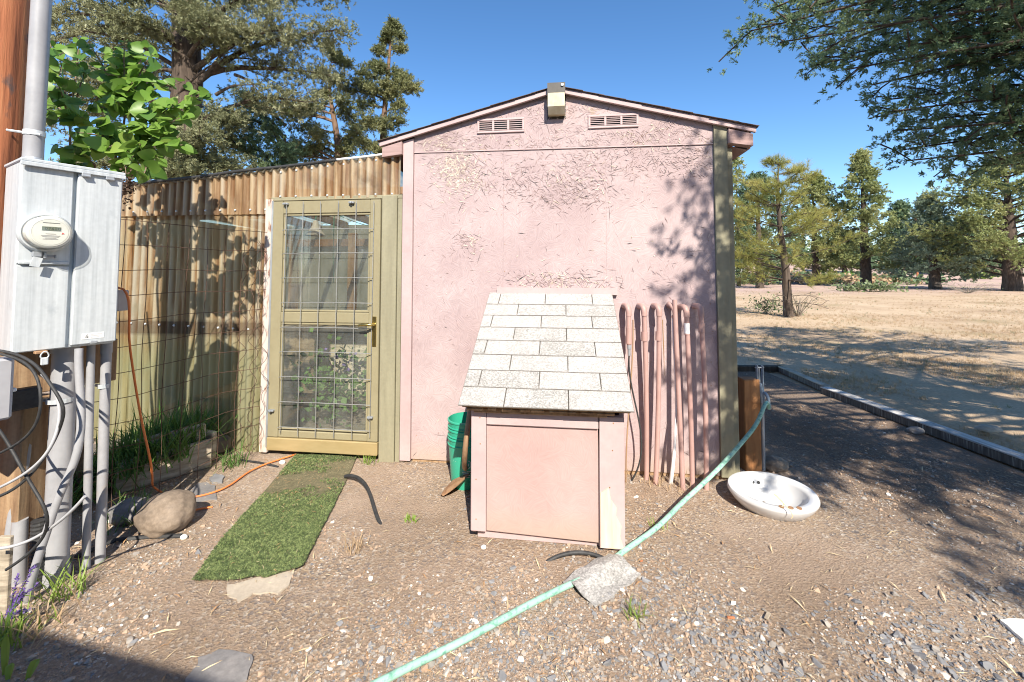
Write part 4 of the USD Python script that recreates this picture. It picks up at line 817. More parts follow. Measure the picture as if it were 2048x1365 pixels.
met.part('seal_tag', MB().obox([mx_ - .028, -.046, mz_ - .135], [.016, .0012, .022], np.array([[.96, 0, -.26], [0, 1, 0], [.26, 0, .96]]), .001), 'galv', parent=lt)

pole = Thing('utility_pole', 'red brown weathered timber utility pole behind the electric cabinet', 'utility pole', (-2.56, 2.05, 0))
pole.part('pole', MB().tube([(-2.56, 2.05, -.2), (-2.56, 2.05, 3), (-2.55, 2.05, 7.5)], [.137, .13, .115], 28), 'pole_wood', smooth=40)
mast = Thing('service_mast', 'vertical grey service conduit rising from the top of the electric cabinet', 'conduit', (*D(64, 300, 2.03)[:2], bz1 + .012))
ma = D(66, 315, 2.03); ma[2] = bz1 + .010; mb_ = ma + [.006, 0, 5.2]
mast.part('tube', MB().tube([ma, mb_], .036, 18), 'conduit', smooth=40)
mast.part('hub', MB().tube([ma, ma + [0, 0, .030], ma + [0, 0, .034], ma + [0, 0, .042]], [.043, .043, .040, .037], 18), 'galv_dull', smooth=40)
sz = D(62, 268, 2.03)[2]
mast.part('strap', MB().lathe([(.037, -.012), (.0395, -.012), (.0395, .012), (.037, .012)], 18, (ma[0], ma[1], sz)).tube([(ma[0] - .035, ma[1] + .0, sz + .004), (ma[0] - .11, ma[1] - .02, sz + .012)], .006, 6).tube([(ma[0] + .03, ma[1] - .02, sz - .008), (ma[0] + .055, ma[1] - .02, sz - .012)], .005, 6), 'galv', smooth=40)

# mounting timbers
solo('mounting_board', 'horizontal weathered board behind the conduits under the electric cabinet', 'board', MB().box(-.16, .43, .215, .26, .86, 1.085, .004), 'old_wood', FB)
solo('timber_post', 'square weathered post under the left of the electric cabinet', 'post', MB().box(-2.47, -2.30, 2.03, 2.18, -.05, .84, .006), 'old_wood')
ph = Thing('telephone_box', 'flat grey plastic utility box cut off by the left edge', 'utility box', (-.14, -.02, .82), FB)
q0, q1 = FB.at(-60, 715, .05), FB.at(24, 838, .05)
ph.part('lid', MB().box(q1[0] - .26, q1[0], -.05, .03, q1[2], FB.at(24, 716, .05)[2], .010), 'grey_plastic')
ph.part('tab', MB().box(q1[0], q1[0] + .014, -.03, .0, q1[2] + .11, q1[2] + .125, .003), 'white_plastic')
q = FB.at(48, 797, -.12)
solo('junction_box', 'small black junction box below the electric cabinet', 'junction box', MB().box(q[0] - .06, q[0] + .055, .10, .16, q[2] - .05, q[2] + .045, .008), 'black_rubber', FB)

# conduits
def conduit(path, r, label, name='conduit', mat='conduit', n=16, coup=None, base=None):
    path = [np.asarray(p, float) for p in path]; t = Thing(name, label, 'conduit', base if base is not None else path[-1], group=None)
    pts = smoothpath(path, 26) if len(path) > 2 else np.linspace(path[0], path[1], 4)
    t.part('tube', MB().tube(pts, r, n), mat, smooth=40)
    for (a, c) in coup or []:
        d = path[-1] - path[0]; t.part('collar', MB().tube([path[0] + d * a, path[0] + d * c], r * 1.13, n), mat, smooth=40)
    return t
def gp(px, py): g = G(px, py); g[2] = cz(g[0], g[1]) - .02; return g
g0 = gp(110, 1165); t0 = D(131, 690, g0[1] + .04); t0[2] = bz0
cA = conduit([t0, g0], .046, 'thickest grey conduit dropping from the electric cabinet into the ground', coup=[(.0, .03), (.93, .965)])
cA.part('strap', MB().lathe([(.047, -.010), (.0495, -.010), (.0495, .010), (.047, .010)], 18, D(121, 800, g0[1] + .02)).box(*[v for ab in zip(D(121, 800, g0[1] + .02) + [-.085, -.01, -.008], D(121, 800, g0[1] + .02) + [-.045, .01, .008]) for v in ab]), 'galv')
g1 = gp(58, 1200); conduit([D(158, 690, 2.02) * [1, 1, 0] + [0, 0, bz0], D(159, 760, 2.01), D(162, 850, 2.0), D(150, 920, 1.98), D(122, 985, 1.96), D(95, 1060, 1.93), D(72, 1130, 1.91), g1], .0155, 'slender conduit bending left across the thickest one before reaching the ground', n=12)
g2 = gp(172, 1140); conduit([D(182, 690, g2[1] + .03) * [1, 1, 0] + [0, 0, bz0], g2], .0165, 'slender straight conduit between the bent one and the rightmost one', n=14)
g3 = gp(200, 1125); t3 = D(213, 690, g3[1] + .03); t3[2] = bz0
cD = conduit([t3, g3], .0215, 'rightmost straight grey conduit under the electric cabinet', n=14, coup=[(.0, .055)])
cD.part('strap', MB().lathe([(.022, -.010), (.0245, -.010), (.0245, .010), (.022, .010)], 14, D(208, 772, g3[1] + .02)).tube([D(208, 772, g3[1] + .02) + [-.05, .01, 0], D(208, 772, g3[1] + .02) + [-.02, 0, 0]], .008, 6), 'galv')
g4 = gp(38, 1168); conduit([D(46, 830, g4[1] + .02), D(52, 870, g4[1] + .02), D(44, 950, g4[1] + .01), g4], .021, 'short pale conduit on the left with a wide lower sleeve', n=14).part('sleeve', MB().tube([D(40, 1040, g4[1]), g4], .0275, 14), 'conduit', smooth=40)
g5 = gp(72, 1180); solo('pipe_stub', 'dark ribbed pipe stub standing beside the thick conduit', 'pipe', MB().tube([g5 + [0, 0, .33 * t] for t in np.linspace(0, 1, 40)], [.027 + .002 * (k % 2) for k in range(40)], 14), 'black_rubber')

# cables
CY_ = 1.80
for nm, pts, mt, rr, lab in [
    ('cable', [(-40, 700), (20, 706), (70, 730), (105, 775), (126, 815), (122, 850), (95, 905), (45, 965), (-30, 1000)], 'black_rubber', .0062, 'black cable looping right past the thick conduit'),
    ('cable', [(-40, 702), (15, 712), (60, 735), (80, 780), (78, 830), (45, 880), (-30, 920)], 'black_rubber', .0055, 'black cable making the smaller loop at the grey utility box'),
    ('cable', [(-30, 830), (5, 870), (40, 930), (72, 985), (92, 1025), (92, 1060), (60, 1105), (12, 1140)], 'black_rubber', .006, 'black cable sagging low towards the timber post foot'),
    ('cable', [(83, 748), (110, 785), (118, 840), (100, 895), (60, 940), (-20, 985)], 'grey_cable', .0058, 'grey cable looping left from behind the padlock'),
    ('cable', [(-20, 1098), (50, 1085), (110, 1050), (150, 1015), (170, 993)], 'grey_cable', .0062, 'grey cable crossing low in front of the conduits')]:
    solo(nm, lab, 'cable', MB().tube(smoothpath([D(a, c, CY_ + .02 * math.sin(i * 1.3)) for i, (a, c) in enumerate(pts)], 40), rr, 7), mt, smooth=True)
sk = Thing('stake', 'flat grey wooden stake standing at the left edge', 'stake', G(6, 1228))
a = G(4, 1232); sk.part('slat', MB().box(a[0] - .04, a[0] + .015, a[1], a[1] + .018, -.02, D(6, 1075, a[1])[2], .003), 'grey_wood')

# wire fence from the cabinet to the door jamb
FA, FB2 = np.array([-2.40, 2.42]), np.array([-1.975, 3.40])
def fence_pt(s, z):
    p = FA + (FB2 - FA) * s; q = np.array([FB2[1] - FA[1], -(FB2[0] - FA[0])]); q = q / np.linalg.norm(q)
    w = .035 * math.sin(s * 5.0 + 1.2 * z) * (.4 + .6 * s) + .012 * math.sin(s * 17 + z * 7) - .05 * math.sin(math.pi * s) * (1 - z / 1.8)
    p = p + q * w
    return np.array([p[0], p[1], z + .012 * math.sin(s * 9 + z * 3) * (1 - z / 2.2) + .02 * s * (z - .9) * 0])
fence = Thing('wire_fence', 'rusty welded wire mesh fence from the cabinet to the door jamb', 'fence', (*FA, 0))
for k in range(12):
    z = .10 + k * .1515; fence.part('horizontal_wire', MB().tube([fence_pt(s, z) for s in np.linspace(0, 1, 26)], .0021, 5), 'rust_wire', smooth=True)
for k in range(9):
    s = .02 + k * .117; fence.part('vertical_wire', MB().tube([fence_pt(s, z) for z in np.linspace(.02, 1.77, 22)], .0021, 5), 'rust_wire', smooth=True)
for k, s in enumerate((.86, .93, .99)):
    fence.part('bent_wire', MB().tube([fence_pt(s, z) + [.025 * math.sin(z * 31 + k) + .02 * k * math.sin(z * 3), .02 * math.cos(z * 23), 0] for z in np.linspace(.05, 1.70, 90)], .0019, 5), 'rust_wire', smooth=True)

ob = Thing('outlet_box', 'small grey outdoor outlet box behind the cabinet edge', 'outlet box', D(242, 620, 2.40))
p0, p1 = D(226, 622, 2.40), D(250, 581, 2.40); ob.part('box', MB().box(p0[0], p1[0], 2.36, 2.43, p0[2], p1[2], .005), 'grey_plastic'); ob.part('lid', MB().box(p0[0], p1[0] + .006, 2.347, 2.359, p0[2] + .01, p1[2] + .006, .003), 'grey_plastic')
rk = gp(318, 1000)
cord = [D(236, 576, 2.38), D(250, 582, 2.37), D(258, 610, 2.37), D(258, 660, 2.38), D(266, 740, 2.42), D(285, 850, 2.48), D(302, 930, 2.52), G(317, 988) + [0, 0, .02]]
solo('extension_cord', 'orange extension cord hanging from the outlet box and trailing to the door mat', 'cord', MB().tube(smoothpath(cord + [G(x, y) + [0, 0, .012] for x, y in ((355, 999), (400, 996), (440, 984), (500, 946), (560, 922), (592, 912))], 70), .0058, 8), 'orange_cord', smooth=True)
solo('cord_end', 'faded orange stub of cord lying beside the round boulder', 'cord', MB().tube([G(372, 1028) + [0, 0, .008], G(398, 1022) + [0, 0, .01], G(425, 1016) + [0, 0, .006]], .0055, 7), 'orange_cord', smooth=True)

# planter with grassy plants
A, B_ = G(228, 990), G(418, 935); A[2] = B_[2] = 0; B_ = B_ + (B_ - A) * .02
dirv = (B_ - A) / np.linalg.norm(B_ - A)
plant_box = Thing('planter', 'low planter of rough weathered planks on the left', 'planter', (A + B_) / 2)
plant_box.part('plank', MB().beam(A + [0, 0, .105], B_ + [0, 0, .105], .045, .20, ch=.006), 'grey_wood', label='front plank leaning outward')
plant_box.part('plank', MB().beam(A + dirv * .10 + [-.045, .045, .25], B_ - dirv * .03 + [-.045, .045, .26], .04, .11, ch=.006), 'grey_wood', label='upper plank set behind the front one')
plant_box.part('plank', MB().beam(B_ + dirv * .02 + [-.02, .03, .14], B_ + [-.36, .16, .14], .04, .20, ch=.006), 'grey_wood', label='end plank by the fence')
plant_box.part('soil', MB().obox((A + B_) / 2 + [-.36, .20, .10], [np.linalg.norm(B_ - A) / 2 + .25, .30, .06], np.array([dirv, [-dirv[1], dirv[0], 0], [0, 0, 1]]), .03), 'interior_floor')
solo('edging_strip', 'black plastic edging strip lying under the planter', 'edging', MB().tube([G(x, y) + [0, 0, .01] for x, y in ((150, 1120), (230, 1085), (300, 1078), (365, 1076))], .012, 6), 'black_rubber')
def blades(c, n, L, seed, w=.005, spread=.12, droop=.6, up=.9):
    g = np.random.default_rng(seed); V, Fc = [], []
    for i in range(n):
        p = np.asarray(c) + np.r_[g.normal(0, spread, 2), 0]; a = g.uniform(0, 6.28); l = L * g.uniform(.5, 1.2); d = np.array([math.cos(a), math.sin(a), 0]); s_ = np.array([-d[1], d[0], 0]) * w * g.uniform(.6, 1.3); lean = g.uniform(.1, .8)
        k = len(V); ts = (0, .35, .7, 1.0)
        for t in ts:
            q = p + d * l * lean * t + np.array([0, 0, l * (up * t - droop * lean * t * t)])
            wd = (1, .9, .6, .06)[ts.index(t)]; V += [q - s_ * wd, q + s_ * wd]
        for j in range(3): Fc += [[k + 2 * j, k + 2 * j + 1, k + 2 * j + 3], [k + 2 * j, k + 2 * j + 3, k + 2 * j + 2]]
    return np.array(V), np.array(Fc)
def grassy(name, lab, cat, px, py, Y, n, L, seed, mat='grass_green', **k):
    c = D(px, py, Y); c[2] = k.pop('z', cz(c[0], c[1])); t = Thing(name, lab, cat, c); t.part('leaves', blades(c, n, L, seed, **k), mat, kind='stuff'); return t
grassy('daylily_clump', 'dark green strap leaved clump directly above the planter planks', 'plant', 330, 870, 3.12, 420, .42, 201, z=.14, w=.0065, spread=.10)
grassy('daylily_clump', 'dark green strap leaved clump at the planter end by the fence', 'plant', 385, 870, 3.32, 240, .36, 202, z=.14, w=.006, spread=.08)
grassy('daylily_clump', 'dark green strap leaved clump left of the orange cord', 'plant', 262, 900, 2.95, 260, .36, 203, z=.12, w=.006, spread=.10)
grassy('daylily_clump', 'green leaved clump seen between the conduits', 'plant', 140, 900, 2.75, 220, .42, 204, z=.02, w=.007, spread=.12)
grassy('grass_tuft', 'thin green grass tuft at the planter foot behind the conduits', 'grass', 262, 1000, 2.55, 90, .22, 205, w=.003, spread=.06)
grassy('grass_tuft', 'sparse green grass tuft under the fence near the door', 'grass', 462, 905, 3.25, 60, .24, 206, w=.0028, spread=.05)
grassy('grass_tuft', 'yellow green grass tuft at the foot of the thick conduit', 'grass', 128, 1165, 1.96, 46, .20, 207, 'grass_bright', w=.003, spread=.04)
grassy('grass_tuft', 'pale yellow grass tuft right of the bent conduit foot', 'grass', 95, 1215, 1.80, 46, .15, 208, 'dry_blade', w=.0026, spread=.06)
grassy('grass_tuft', 'small dry grass tuft at the right door corner', 'grass', 738, 915, 3.30, 36, .10, 209, 'grass_bright', w=.0025, spread=.03)
grassy('grass_tuft', 'small dry grass tuft right of the black drip hose', 'grass', 712, 1085, 2.30, 34, .09, 210, 'dry_blade', w=.0022, spread=.03)
grassy('grass_tuft', 'small green grass tuft below the loose shingle', 'grass', 1272, 1215, 1.86, 34, .10, 211, 'grass_bright', w=.0018, spread=.02)
grassy('grass_tuft', 'tiny green weed right of the well house', 'grass', 1312, 1030, 2.48, 26, .07, 212, 'grass_bright', w=.0018, spread=.02)
grassy('grass_tuft', 'tiny green weed on bare dirt between mat and well house', 'grass', 822, 1023, 2.55, 24, .045, 213, 'grass_bright', w=.004, spread=.015)
grassy('grass_tuft', 'dry grass fringe along the foot of the standing pipes', 'grass', 1330, 958, 2.98, 120, .07, 214, 'dry_blade', w=.002, spread=.10)
# lavender and broad yellowing leaves in the lower left corner
lav = Thing('lavender', 'purple flowering lavender stems in the lower left corner', 'plant', G(10, 1290))
g = np.random.default_rng(5)
for k, (px, py) in enumerate([(66, 1138), (48, 1178), (38, 1150), (56, 1222), (30, 1205), (72, 1170), (22, 1240)]):
    r0 = G(6 + 2 * k, 1300 - 6 * k); tip = D(px, py, r0[1] + .03); pts = smoothpath([r0, (r0 + tip) / 2 + [.0, 0, .05], tip], 10)
    lav.part('stem', MB().tube(pts, .0016, 5), 'grass_green')
    V, Fc = [], []
    for t in np.linspace(.62, 1, 16):
        p = pts[0] * 0 + np.array([np.interp(t * 9, range(10), pts[:, j]) for j in range(3)])
        for j in range(4):
            d = g.normal(0, 1, 3); d /= np.linalg.norm(d); s_ = np.cross(d, [0, 0, 1.0]) * .0035; n_ = len(V)
            V += [p, p + d * .006 + s_, p + d * .006 - s_, p + d * .013 + [0, 0, .003]]; Fc += [[n_, n_ + 1, n_ + 2], [n_ + 1, n_ + 3, n_ + 2]]
    lav.part('flower_spike', (np.array(V), np.array(Fc)), 'lavender_flower', kind='stuff')
lav.part('leaves', blades(G(14, 1290), 60, .16, 77, w=.003, spread=.05), 'grass_bright', kind='stuff')
yl = Thing('broad_leaf_plant', 'few broad yellow green leaves at the bottom left corner', 'plant', G(20, 1360))
for k, (px, py, tx, ty) in enumerate([(8, 1355, 12, 1270), (52, 1365, 78, 1322), (15, 1365, 22, 1330), (-5, 1300, 30, 1290)]):
    a, c = G(px, py), D(tx, ty, G(px, py)[1] + .02); d = c - a; s_ = np.cross(d, [0, -1, .3]); s_ /= np.linalg.norm(s_)
    P_ = np.array([[a + d * t + s_ * w_ * x + np.array([0, 0, .02 * math.sin(3 * t)]) for x in (-1, 0, 1)] for t, w_ in zip((0, .3, .6, .85, 1), (.006, .014, .016, .010, .002))])
    P_[:, 1, 1] += .006; yl.part('leaf', MB().grid(P_), 'grass_bright')

# rocks and stones
def boulder(px, py, w, h, label, mat='rock', seed=1, sc=(1, .8, .78), name='boulder', cat='rock', sub=4, sink=.0):
    c = G(px, py); r = w / 2
    v, f = MB().ico((0, 0, 0), r, sub, sc, .24, seed).arrays(); v[:, 2] = np.maximum(v[:, 2], -r * sc[2] * .75)
    v += [c[0], c[1] + r * sc[1] * .6, cz(c[0], c[1]) + r * sc[2] * .72 - sink]
    return solo(name, label, cat, (v, f), mat, smooth=True)
boulder(312, 1074, .285, .26, 'large round brown boulder between conduits and turf mat', seed=3, sc=(1, .85, .80))
boulder(246, 1050, .22, .16, 'grey flat boulder half hidden left of the round one', 'flagstone_grey', 5, (1, .8, .6))
boulder(1557, 945, .19, .1, 'small brown earth covered rock beside the hydrant', 'rock', 8, (1, .8, .55))
boulder(1838, 870, .13, .06, 'small grey stone in the shaded field grass', 'flagstone_grey', 9, (1, .7, .5), name='stone')
boulder(1985, 866, .20, .05, 'pale buff stone in the field right of the timber edging', 'flagstone', 10, (1, .6, .35), name='stone')
boulder(290, 1240, .020, .015, 'single pale pebble at the edge of the house shadow', 'peb_white', 11, name='pebble', cat='pebble', sub=2)
boulder(967, 1100, .028, .03, 'white stone chip below the left corner of the well house', 'pale_stone', 12, name='stone', sub=2)
boulder(365, 1082, .036, .02, 'white angular stone in front of the round boulder', 'pale_stone', 13, name='stone', sub=2)
boulder(563, 930, .045, .03, 'whitish stone beside the top of the turf mat', 'pale_stone', 14, name='stone', sub=2)
def slab(poly, label, mat, h=.012, name='flagstone', cat='paving stone', seed=0):
    g = np.random.default_rng(seed); P_ = []
    for i in range(len(poly)):
        a, c = G(*poly[i]), G(*poly[(i + 1) % len(poly)])
        for t in (0, .33, .66): q = a + (c - a) * t; P_.append((q[0] + g.normal(0, .006), q[1] + g.normal(0, .006)))
    P_ = np.array(P_); z = float(yz(P_[:, 0], P_[:, 1]).max())
    return solo(name, label, cat, MB().prism([tuple(p) for p in P_], z - .04, z + h, 'xy'), mat)
slab([(452, 1172), (520, 1155), (590, 1140), (588, 1150), (566, 1185), (515, 1186), (480, 1202), (456, 1190)], 'pale concrete slab showing below the end of the turf mat', 'flagstone', .003, seed=1)
slab([(370, 1370), (395, 1320), (440, 1300), (505, 1310), (500, 1345), (470, 1380)], 'grey flagstone lying in the shadow at the bottom edge', 'flagstone_grey', .006, seed=2)
slab([(375, 985), (400, 968), (432, 972), (432, 1000), (385, 1006)], 'grey flat flagstone beside the orange cord', 'flagstone_grey', .006, seed=3)
slab([(420, 958), (432, 950), (448, 956), (446, 966), (424, 966)], 'small dark slate chip left of the turf mat', 'peb_grey', .012, seed=4)
slab([(1998, 1244), (2075, 1248), (2080, 1300), (2046, 1284)], 'corner of a pale flat slab at the right edge', 'pale_stone', .012, seed=5)
for k, (px, py, w_, lab, mt) in enumerate([(1140, 1257, .024, 'small grooved tan wood chip in the gravel', 'flagstone'), (1462, 1237, .03, 'dark red bark chip in the gravel', 'pole_wood'), (1283, 1125, .016, 'small red brown chip right of the loose shingle', 'pole_wood'), (1535, 1235, .045, 'pale elongated wood splinter in the gravel', 'grey_wood'), (1445, 1090, .02, 'rusty brown chip right of the green hose', 'spade_rust')]):
    c = G(px, py); solo('chip', lab, 'wood chip', MB().obox(c + [0, 0, .010 + cz(c[0], c[1])], [w_ / 2, w_ / 6, .003], Frame((0, 0), 25 * k - 30).R.T, .002), mt)

# turf mat
outline = np.array([G(*p)[:2] for p in [(592, 912), (655, 905), (717, 909), (705, 938), (694, 962), (668, 1015), (640, 1070), (605, 1138), (590, 1143), (560, 1150), (530, 1160), (512, 1156), (470, 1164), (385, 1168), (412, 1128), (440, 1088), (490, 1032), (535, 980)]])
from shapely.geometry import Polygon, Point
import shapely
pol = Polygon(outline)
turf = Thing('turf_mat', 'strip of green artificial turf leading to the door', 'mat', (*outline.mean(0), 0))
gx = np.arange(-2.0, -.8, .03); pts = np.array([(x, y) for x in np.arange(-1.95, -.85, .035) for y in np.arange(1.95, 3.6, .035)]); pts = pts[shapely.contains_xy(pol.buffer(-.012), pts[:, 0], pts[:, 1])]
edge = np.array([pol.exterior.interpolate(t, normalized=True).coords[0] for t in np.linspace(0, 1, 170, endpoint=False)])
from scipy.spatial import Delaunay
AP = np.vstack([edge, pts]); dl = Delaunay(AP).simplices; cen = AP[dl].mean(1); dl = dl[shapely.contains_xy(pol, cen[:, 0], cen[:, 1])]
mz = lambda x, y: yz(x, y) + .010 + .008 * meshkit.noise(np.c_[x * 6, y * 6, 0 * x], 2) + .012 * np.exp(-((y - 3.46) / .05) ** 2) * (x > -1.6) * (x < -1.3)
AV = np.c_[AP, mz(AP[:, 0], AP[:, 1])]; a_, b_, c_ = AV[dl[:, 0]], AV[dl[:, 1]], AV[dl[:, 2]]
dl[np.cross(b_ - a_, c_ - a_)[:, 2] < 0] = dl[np.cross(b_ - a_, c_ - a_)[:, 2] < 0][:, ::-1]
turf.part('backing', (AV, dl), 'turf_green', smooth=True)
rng = np.random.default_rng(91); q = np.c_[rng.uniform(-2.0, -.85, 90000), rng.uniform(1.95, 3.6, 90000)]; q = q[shapely.contains_xy(pol, q[:, 0], q[:, 1])]
dusty = np.exp(-((q[:, 1] - 2.98 - .35 * (q[:, 0] + 1.4)) / .24) ** 2) * meshkit.fbm(np.c_[q * 4, 0 * q[:, 0]], 3, 3) * 1.6 + .25 * (q[:, 1] > 3.2)
q = q[rng.random(len(q)) > dusty * 1.4 + .12][:24000]
vv, ff = [], []
def curl(seed):
    r = np.random.default_rng(seed); V, Fc = [], []
    for i in range(4):
        a = r.uniform(0, 6.28); d = np.array([math.cos(a), math.sin(a), 0]); s_ = np.array([-d[1], d[0], 0]) * .16; k = len(V); o = np.r_[r.normal(0, .3, 2), 0]
        V += [o - s_, o + s_, o + d * .35 + [0, 0, .7] - s_, o + d * .35 + [0, 0, .7] + s_, o + d * .9 + [0, 0, .75]]; Fc += [[k, k + 1, k + 3], [k, k + 3, k + 2], [k + 2, k + 3, k + 4]]
    return np.array(V), np.array(Fc)
pi = scatter(turf.path + '/pile', [(*curl(1), 'turf_light'), (*curl(2), 'turf_dark'), (*curl(3), 'turf_light'), (*curl(4), 'turf_dark')], np.c_[q, mz(q[:, 0], q[:, 1])] - turf.base, np.c_[rng.normal(0, .2, (len(q), 2)), np.ones(len(q))], rng.uniform(.006, .011, len(q)), rng)
P = np.c_[rng.uniform(-1.95, -.9, 1600), rng.uniform(2.1, 3.5, 1600)]; P = P[shapely.contains_xy(pol, P[:, 0], P[:, 1])]; P = P[rng.random(len(P)) < np.exp(-((P[:, 1] - 3.0) / .35) ** 2) + .2]
say(scatter('/World/mat_straw', [(*sliver(1, .03, .05), 'straw'), (*sliver(1, .05, .12), 'straw_red')], np.c_[P, mz(P[:, 0], P[:, 1]) + .012], np.c_[rng.normal(0, .2, (len(P), 2)), np.ones(len(P))], rng.uniform(.008, .032, len(P)), rng).GetPrim(), 'bits of dry straw lying on the green turf mat', 'litter', kind='stuff')

# hoses on the ground
solo('drip_hose', 'short black drip hose arching out from the turf mat edge', 'hose', MB().tube(smoothpath([G(690, 962) + [0, 0, .03], G(708, 968) + [0, 0, .05], G(730, 985) + [0, 0, .05], G(745, 1015) + [0, 0, .03], G(763, 1050) + [0, 0, -.01]], 24), .0115, 10), 'black_rubber', smooth=True)
solo('black_hose', 'black hose curving out of the ground below the well house front', 'hose', MB().tube(smoothpath([G(1092, 1120) - [0, 0, .015], G(1120, 1114) + [0, 0, .006], G(1160, 1112) + [0, 0, .016], G(1195, 1117) + [0, 0, .012], G(1225, 1128) + [0, 0, -.004]], 24), .0105, 10), 'black_rubber', smooth=True)
solo('soaker_pipe', 'thin dark pipe half buried between the planter and the mat', 'pipe', MB().tube([G(480, 922) + [0, 0, .006], G(520, 928) + [0, 0, .008], G(556, 935) + [0, 0, .004]], .008, 7), 'black_rubber', smooth=True)

# hydrant, posts, hose
hb = G(1527, 942); hy = Thing('yard_hydrant', 'grey metal yard hydrant standing behind the white sink', 'hydrant', hb)
ht = D(1524, 800, hb[1]); hu = D(1516, 742, hb[1])
hy.part('standpipe', MB().tube([hb - [0, 0, .05], ht], .0135, 12), 'galv_dull', smooth=40)
hy.part('head', MB().tube(smoothpath([ht - [0, 0, .02], ht + [.0, 0, .03], ht + [-.012, 0, .085], ht + [-.014, 0, .12]], 14), np.r_[np.linspace(.017, .024, 7), np.linspace(.024, .017, 7)], 12), 'hydrant_metal', smooth=True)
hy.part('spout', MB().tube(smoothpath([ht + [0, -.005, .05], ht + [.012, -.04, .045], ht + [.016, -.052, .01], ht + [.016, -.054, -.02]], 12), .012, 10), 'hydrant_metal', smooth=True)
hy.part('rod', MB().tube([ht + [-.014, 0, .11], ht + [-.016, 0, .235]], .005, 8), 'galv_dull')
hl = hy.part('lever', MB().box(ht[0] - .036, ht[0] - .028, hb[1] - .012, hb[1] + .012, ht[2] + .10, ht[2] + .255, .003).box(ht[0] + .004, ht[0] + .012, hb[1] - .012, hb[1] + .012, ht[2] + .06, ht[2] + .25, .003), 'hydrant_metal')
hy.part('pivot', MB().tube([ht + [-.045, 0, .235], ht + [.02, 0, .235]], .005, 8), 'galv_dull', parent=hl)
hs = ht + np.array([.016, -.054, -.015])
hy.part('hose_coupling', MB().tube([hs, hs - [0, 0, .035]], .0165, 8), 'galv_dull')
p_a = [hs - [0, 0, .03], D(1529, 812, 3.03), D(1516, 842, 2.99), D(1490, 878, 2.93), D(1455, 918, 2.84), D(1412, 962, 2.70), D(1360, 1010, 2.55), D(1300, 1066, 2.34)]
p_b = [G(1245, 1112) + [0, 0, .018], G(1195, 1150) + [0, 0, .015], G(1142, 1176) + [0, 0, .016], G(1040, 1227) + [0, 0, .016], G(935, 1285) + [0, 0, .016], G(830, 1338) + [0, 0, .016], G(700, 1405) + [0, 0, .016], G(560, 1480) + [0, 0, .016]]
solo('garden_hose', 'pale green garden hose running from the hydrant down across the gravel', 'hose', MB().tube(smoothpath(p_a + p_b, 120), .0135, 12), 'hose_green', smooth=True)
sc_c = (G(1205, 1160) + [0, 0, .036]); sc_r = np.array([G(1255, 1110) - G(1150, 1178)])[0]; sc_r /= np.linalg.norm(sc_r)
e1 = np.array([sc_r[0], sc_r[1], 0.0]); e1 /= np.linalg.norm(e1); e2 = np.array([-e1[1], e1[0], 0])
Pg = np.zeros((13, 9, 3)); Lh, Wh = .163, .098
for i, a in enumerate(np.linspace(-1, 1, 13)):
    for j, c in enumerate(np.linspace(-1, 1, 9)):
        hgt = .037 - .034 * max(0, abs(c - .30) - .14) ** 1.0 + .006 * math.sin(a * 3 + c * 2); rr_ = .006 * math.sin(7 * a + 5 * c)
        Pg[i, j] = np.r_[(sc_c + e1 * (a * Lh + rr_) + e2 * (c * Wh + rr_))[:2], max(.009, hgt) + cz(sc_c[0], sc_c[1])]
up_ = MB().grid(Pg); up_.grid((Pg - [0, 0, .005])[:, ::-1])
rim = np.vstack([Pg[:, 0], Pg[-1, 1:], Pg[-2::-1, -1], Pg[0, -2::-1]]); up_.grid(np.stack([rim - [0, 0, .005], rim], 1)[::-1])
solo('loose_shingle', 'loose grey roof shingle lying over the green hose', 'shingle', up_, 'shingle_pale')
solo('cedar_post', 'short orange brown cedar post beside the hydrant', 'post', MB().box(D(1489, 800, 3.16)[0], D(1521, 800, 3.16)[0], 3.16, 3.26, -.05, D(1500, 760, 3.16)[2], .005), 'orange_wood')
solo('grey_post', 'short weathered board between the shed corner and the cedar post', 'post', MB().box(D(1470, 800, 3.28)[0], D(1491, 800, 3.28)[0], 3.29, 3.33, -.05, D(1480, 757, 3.29)[2], .004), 'old_wood')

# discarded sink
sc = G(1543, 983, .095); sk = Thing('sink', 'discarded white oval porcelain sink lying on the gravel', 'sink', (sc[0], sc[1], 0))
a_, b2 = .247, .20; prof = [(.50, -.075), (.74, -.055), (.93, .00), (1.0, .030), (1.0, .042), (.975, .052), (.90, .054), (.80, .050), (.755, .036), (.70, .006), (.55, -.034), (.30, -.050), (.05, -.054), (.0, -.054)]
v, f = MB().lathe([(r, z) for r, z in prof], 56).arrays(); v[:, 0] *= a_; v[:, 1] *= b2
kk = v[:, 1] / b2; v[:, 1] += .012 * (v[:, 2] < 0.04) * 0
tilt = math.radians(6); ca, sa = math.cos(math.radians(-22)), math.sin(math.radians(-22))
def place_sink(v):
    v = v.copy(); y, z = v[:, 1].copy(), v[:, 2].copy(); v[:, 1] = y * math.cos(tilt) - z * math.sin(tilt); v[:, 2] = y * math.sin(tilt) + z * math.cos(tilt)
    x, y = v[:, 0].copy(), v[:, 1].copy(); v[:, 0] = ca * x - sa * y; v[:, 1] = sa * x + ca * y
    return v + [sc[0], sc[1], .058]
sk.part('basin', (place_sink(v), f), 'porcelain', smooth=45)
for k, (x, y, z, r_) in enumerate([(-.085, .126, .008, .009), (-.052, .133, .008, .009)]):
    sk.part('overflow_hole', (place_sink(np.array(MB().lathe([(0, .004), (r_, .004), (r_, -.003)], 14, (x, y, z), [[1, 0, 0], [0, .55, .83], [0, -.83, .55]]).arrays()[0])), MB().lathe([(0, .004), (r_, .004), (r_, -.003)], 14).arrays()[1]), 'ink')
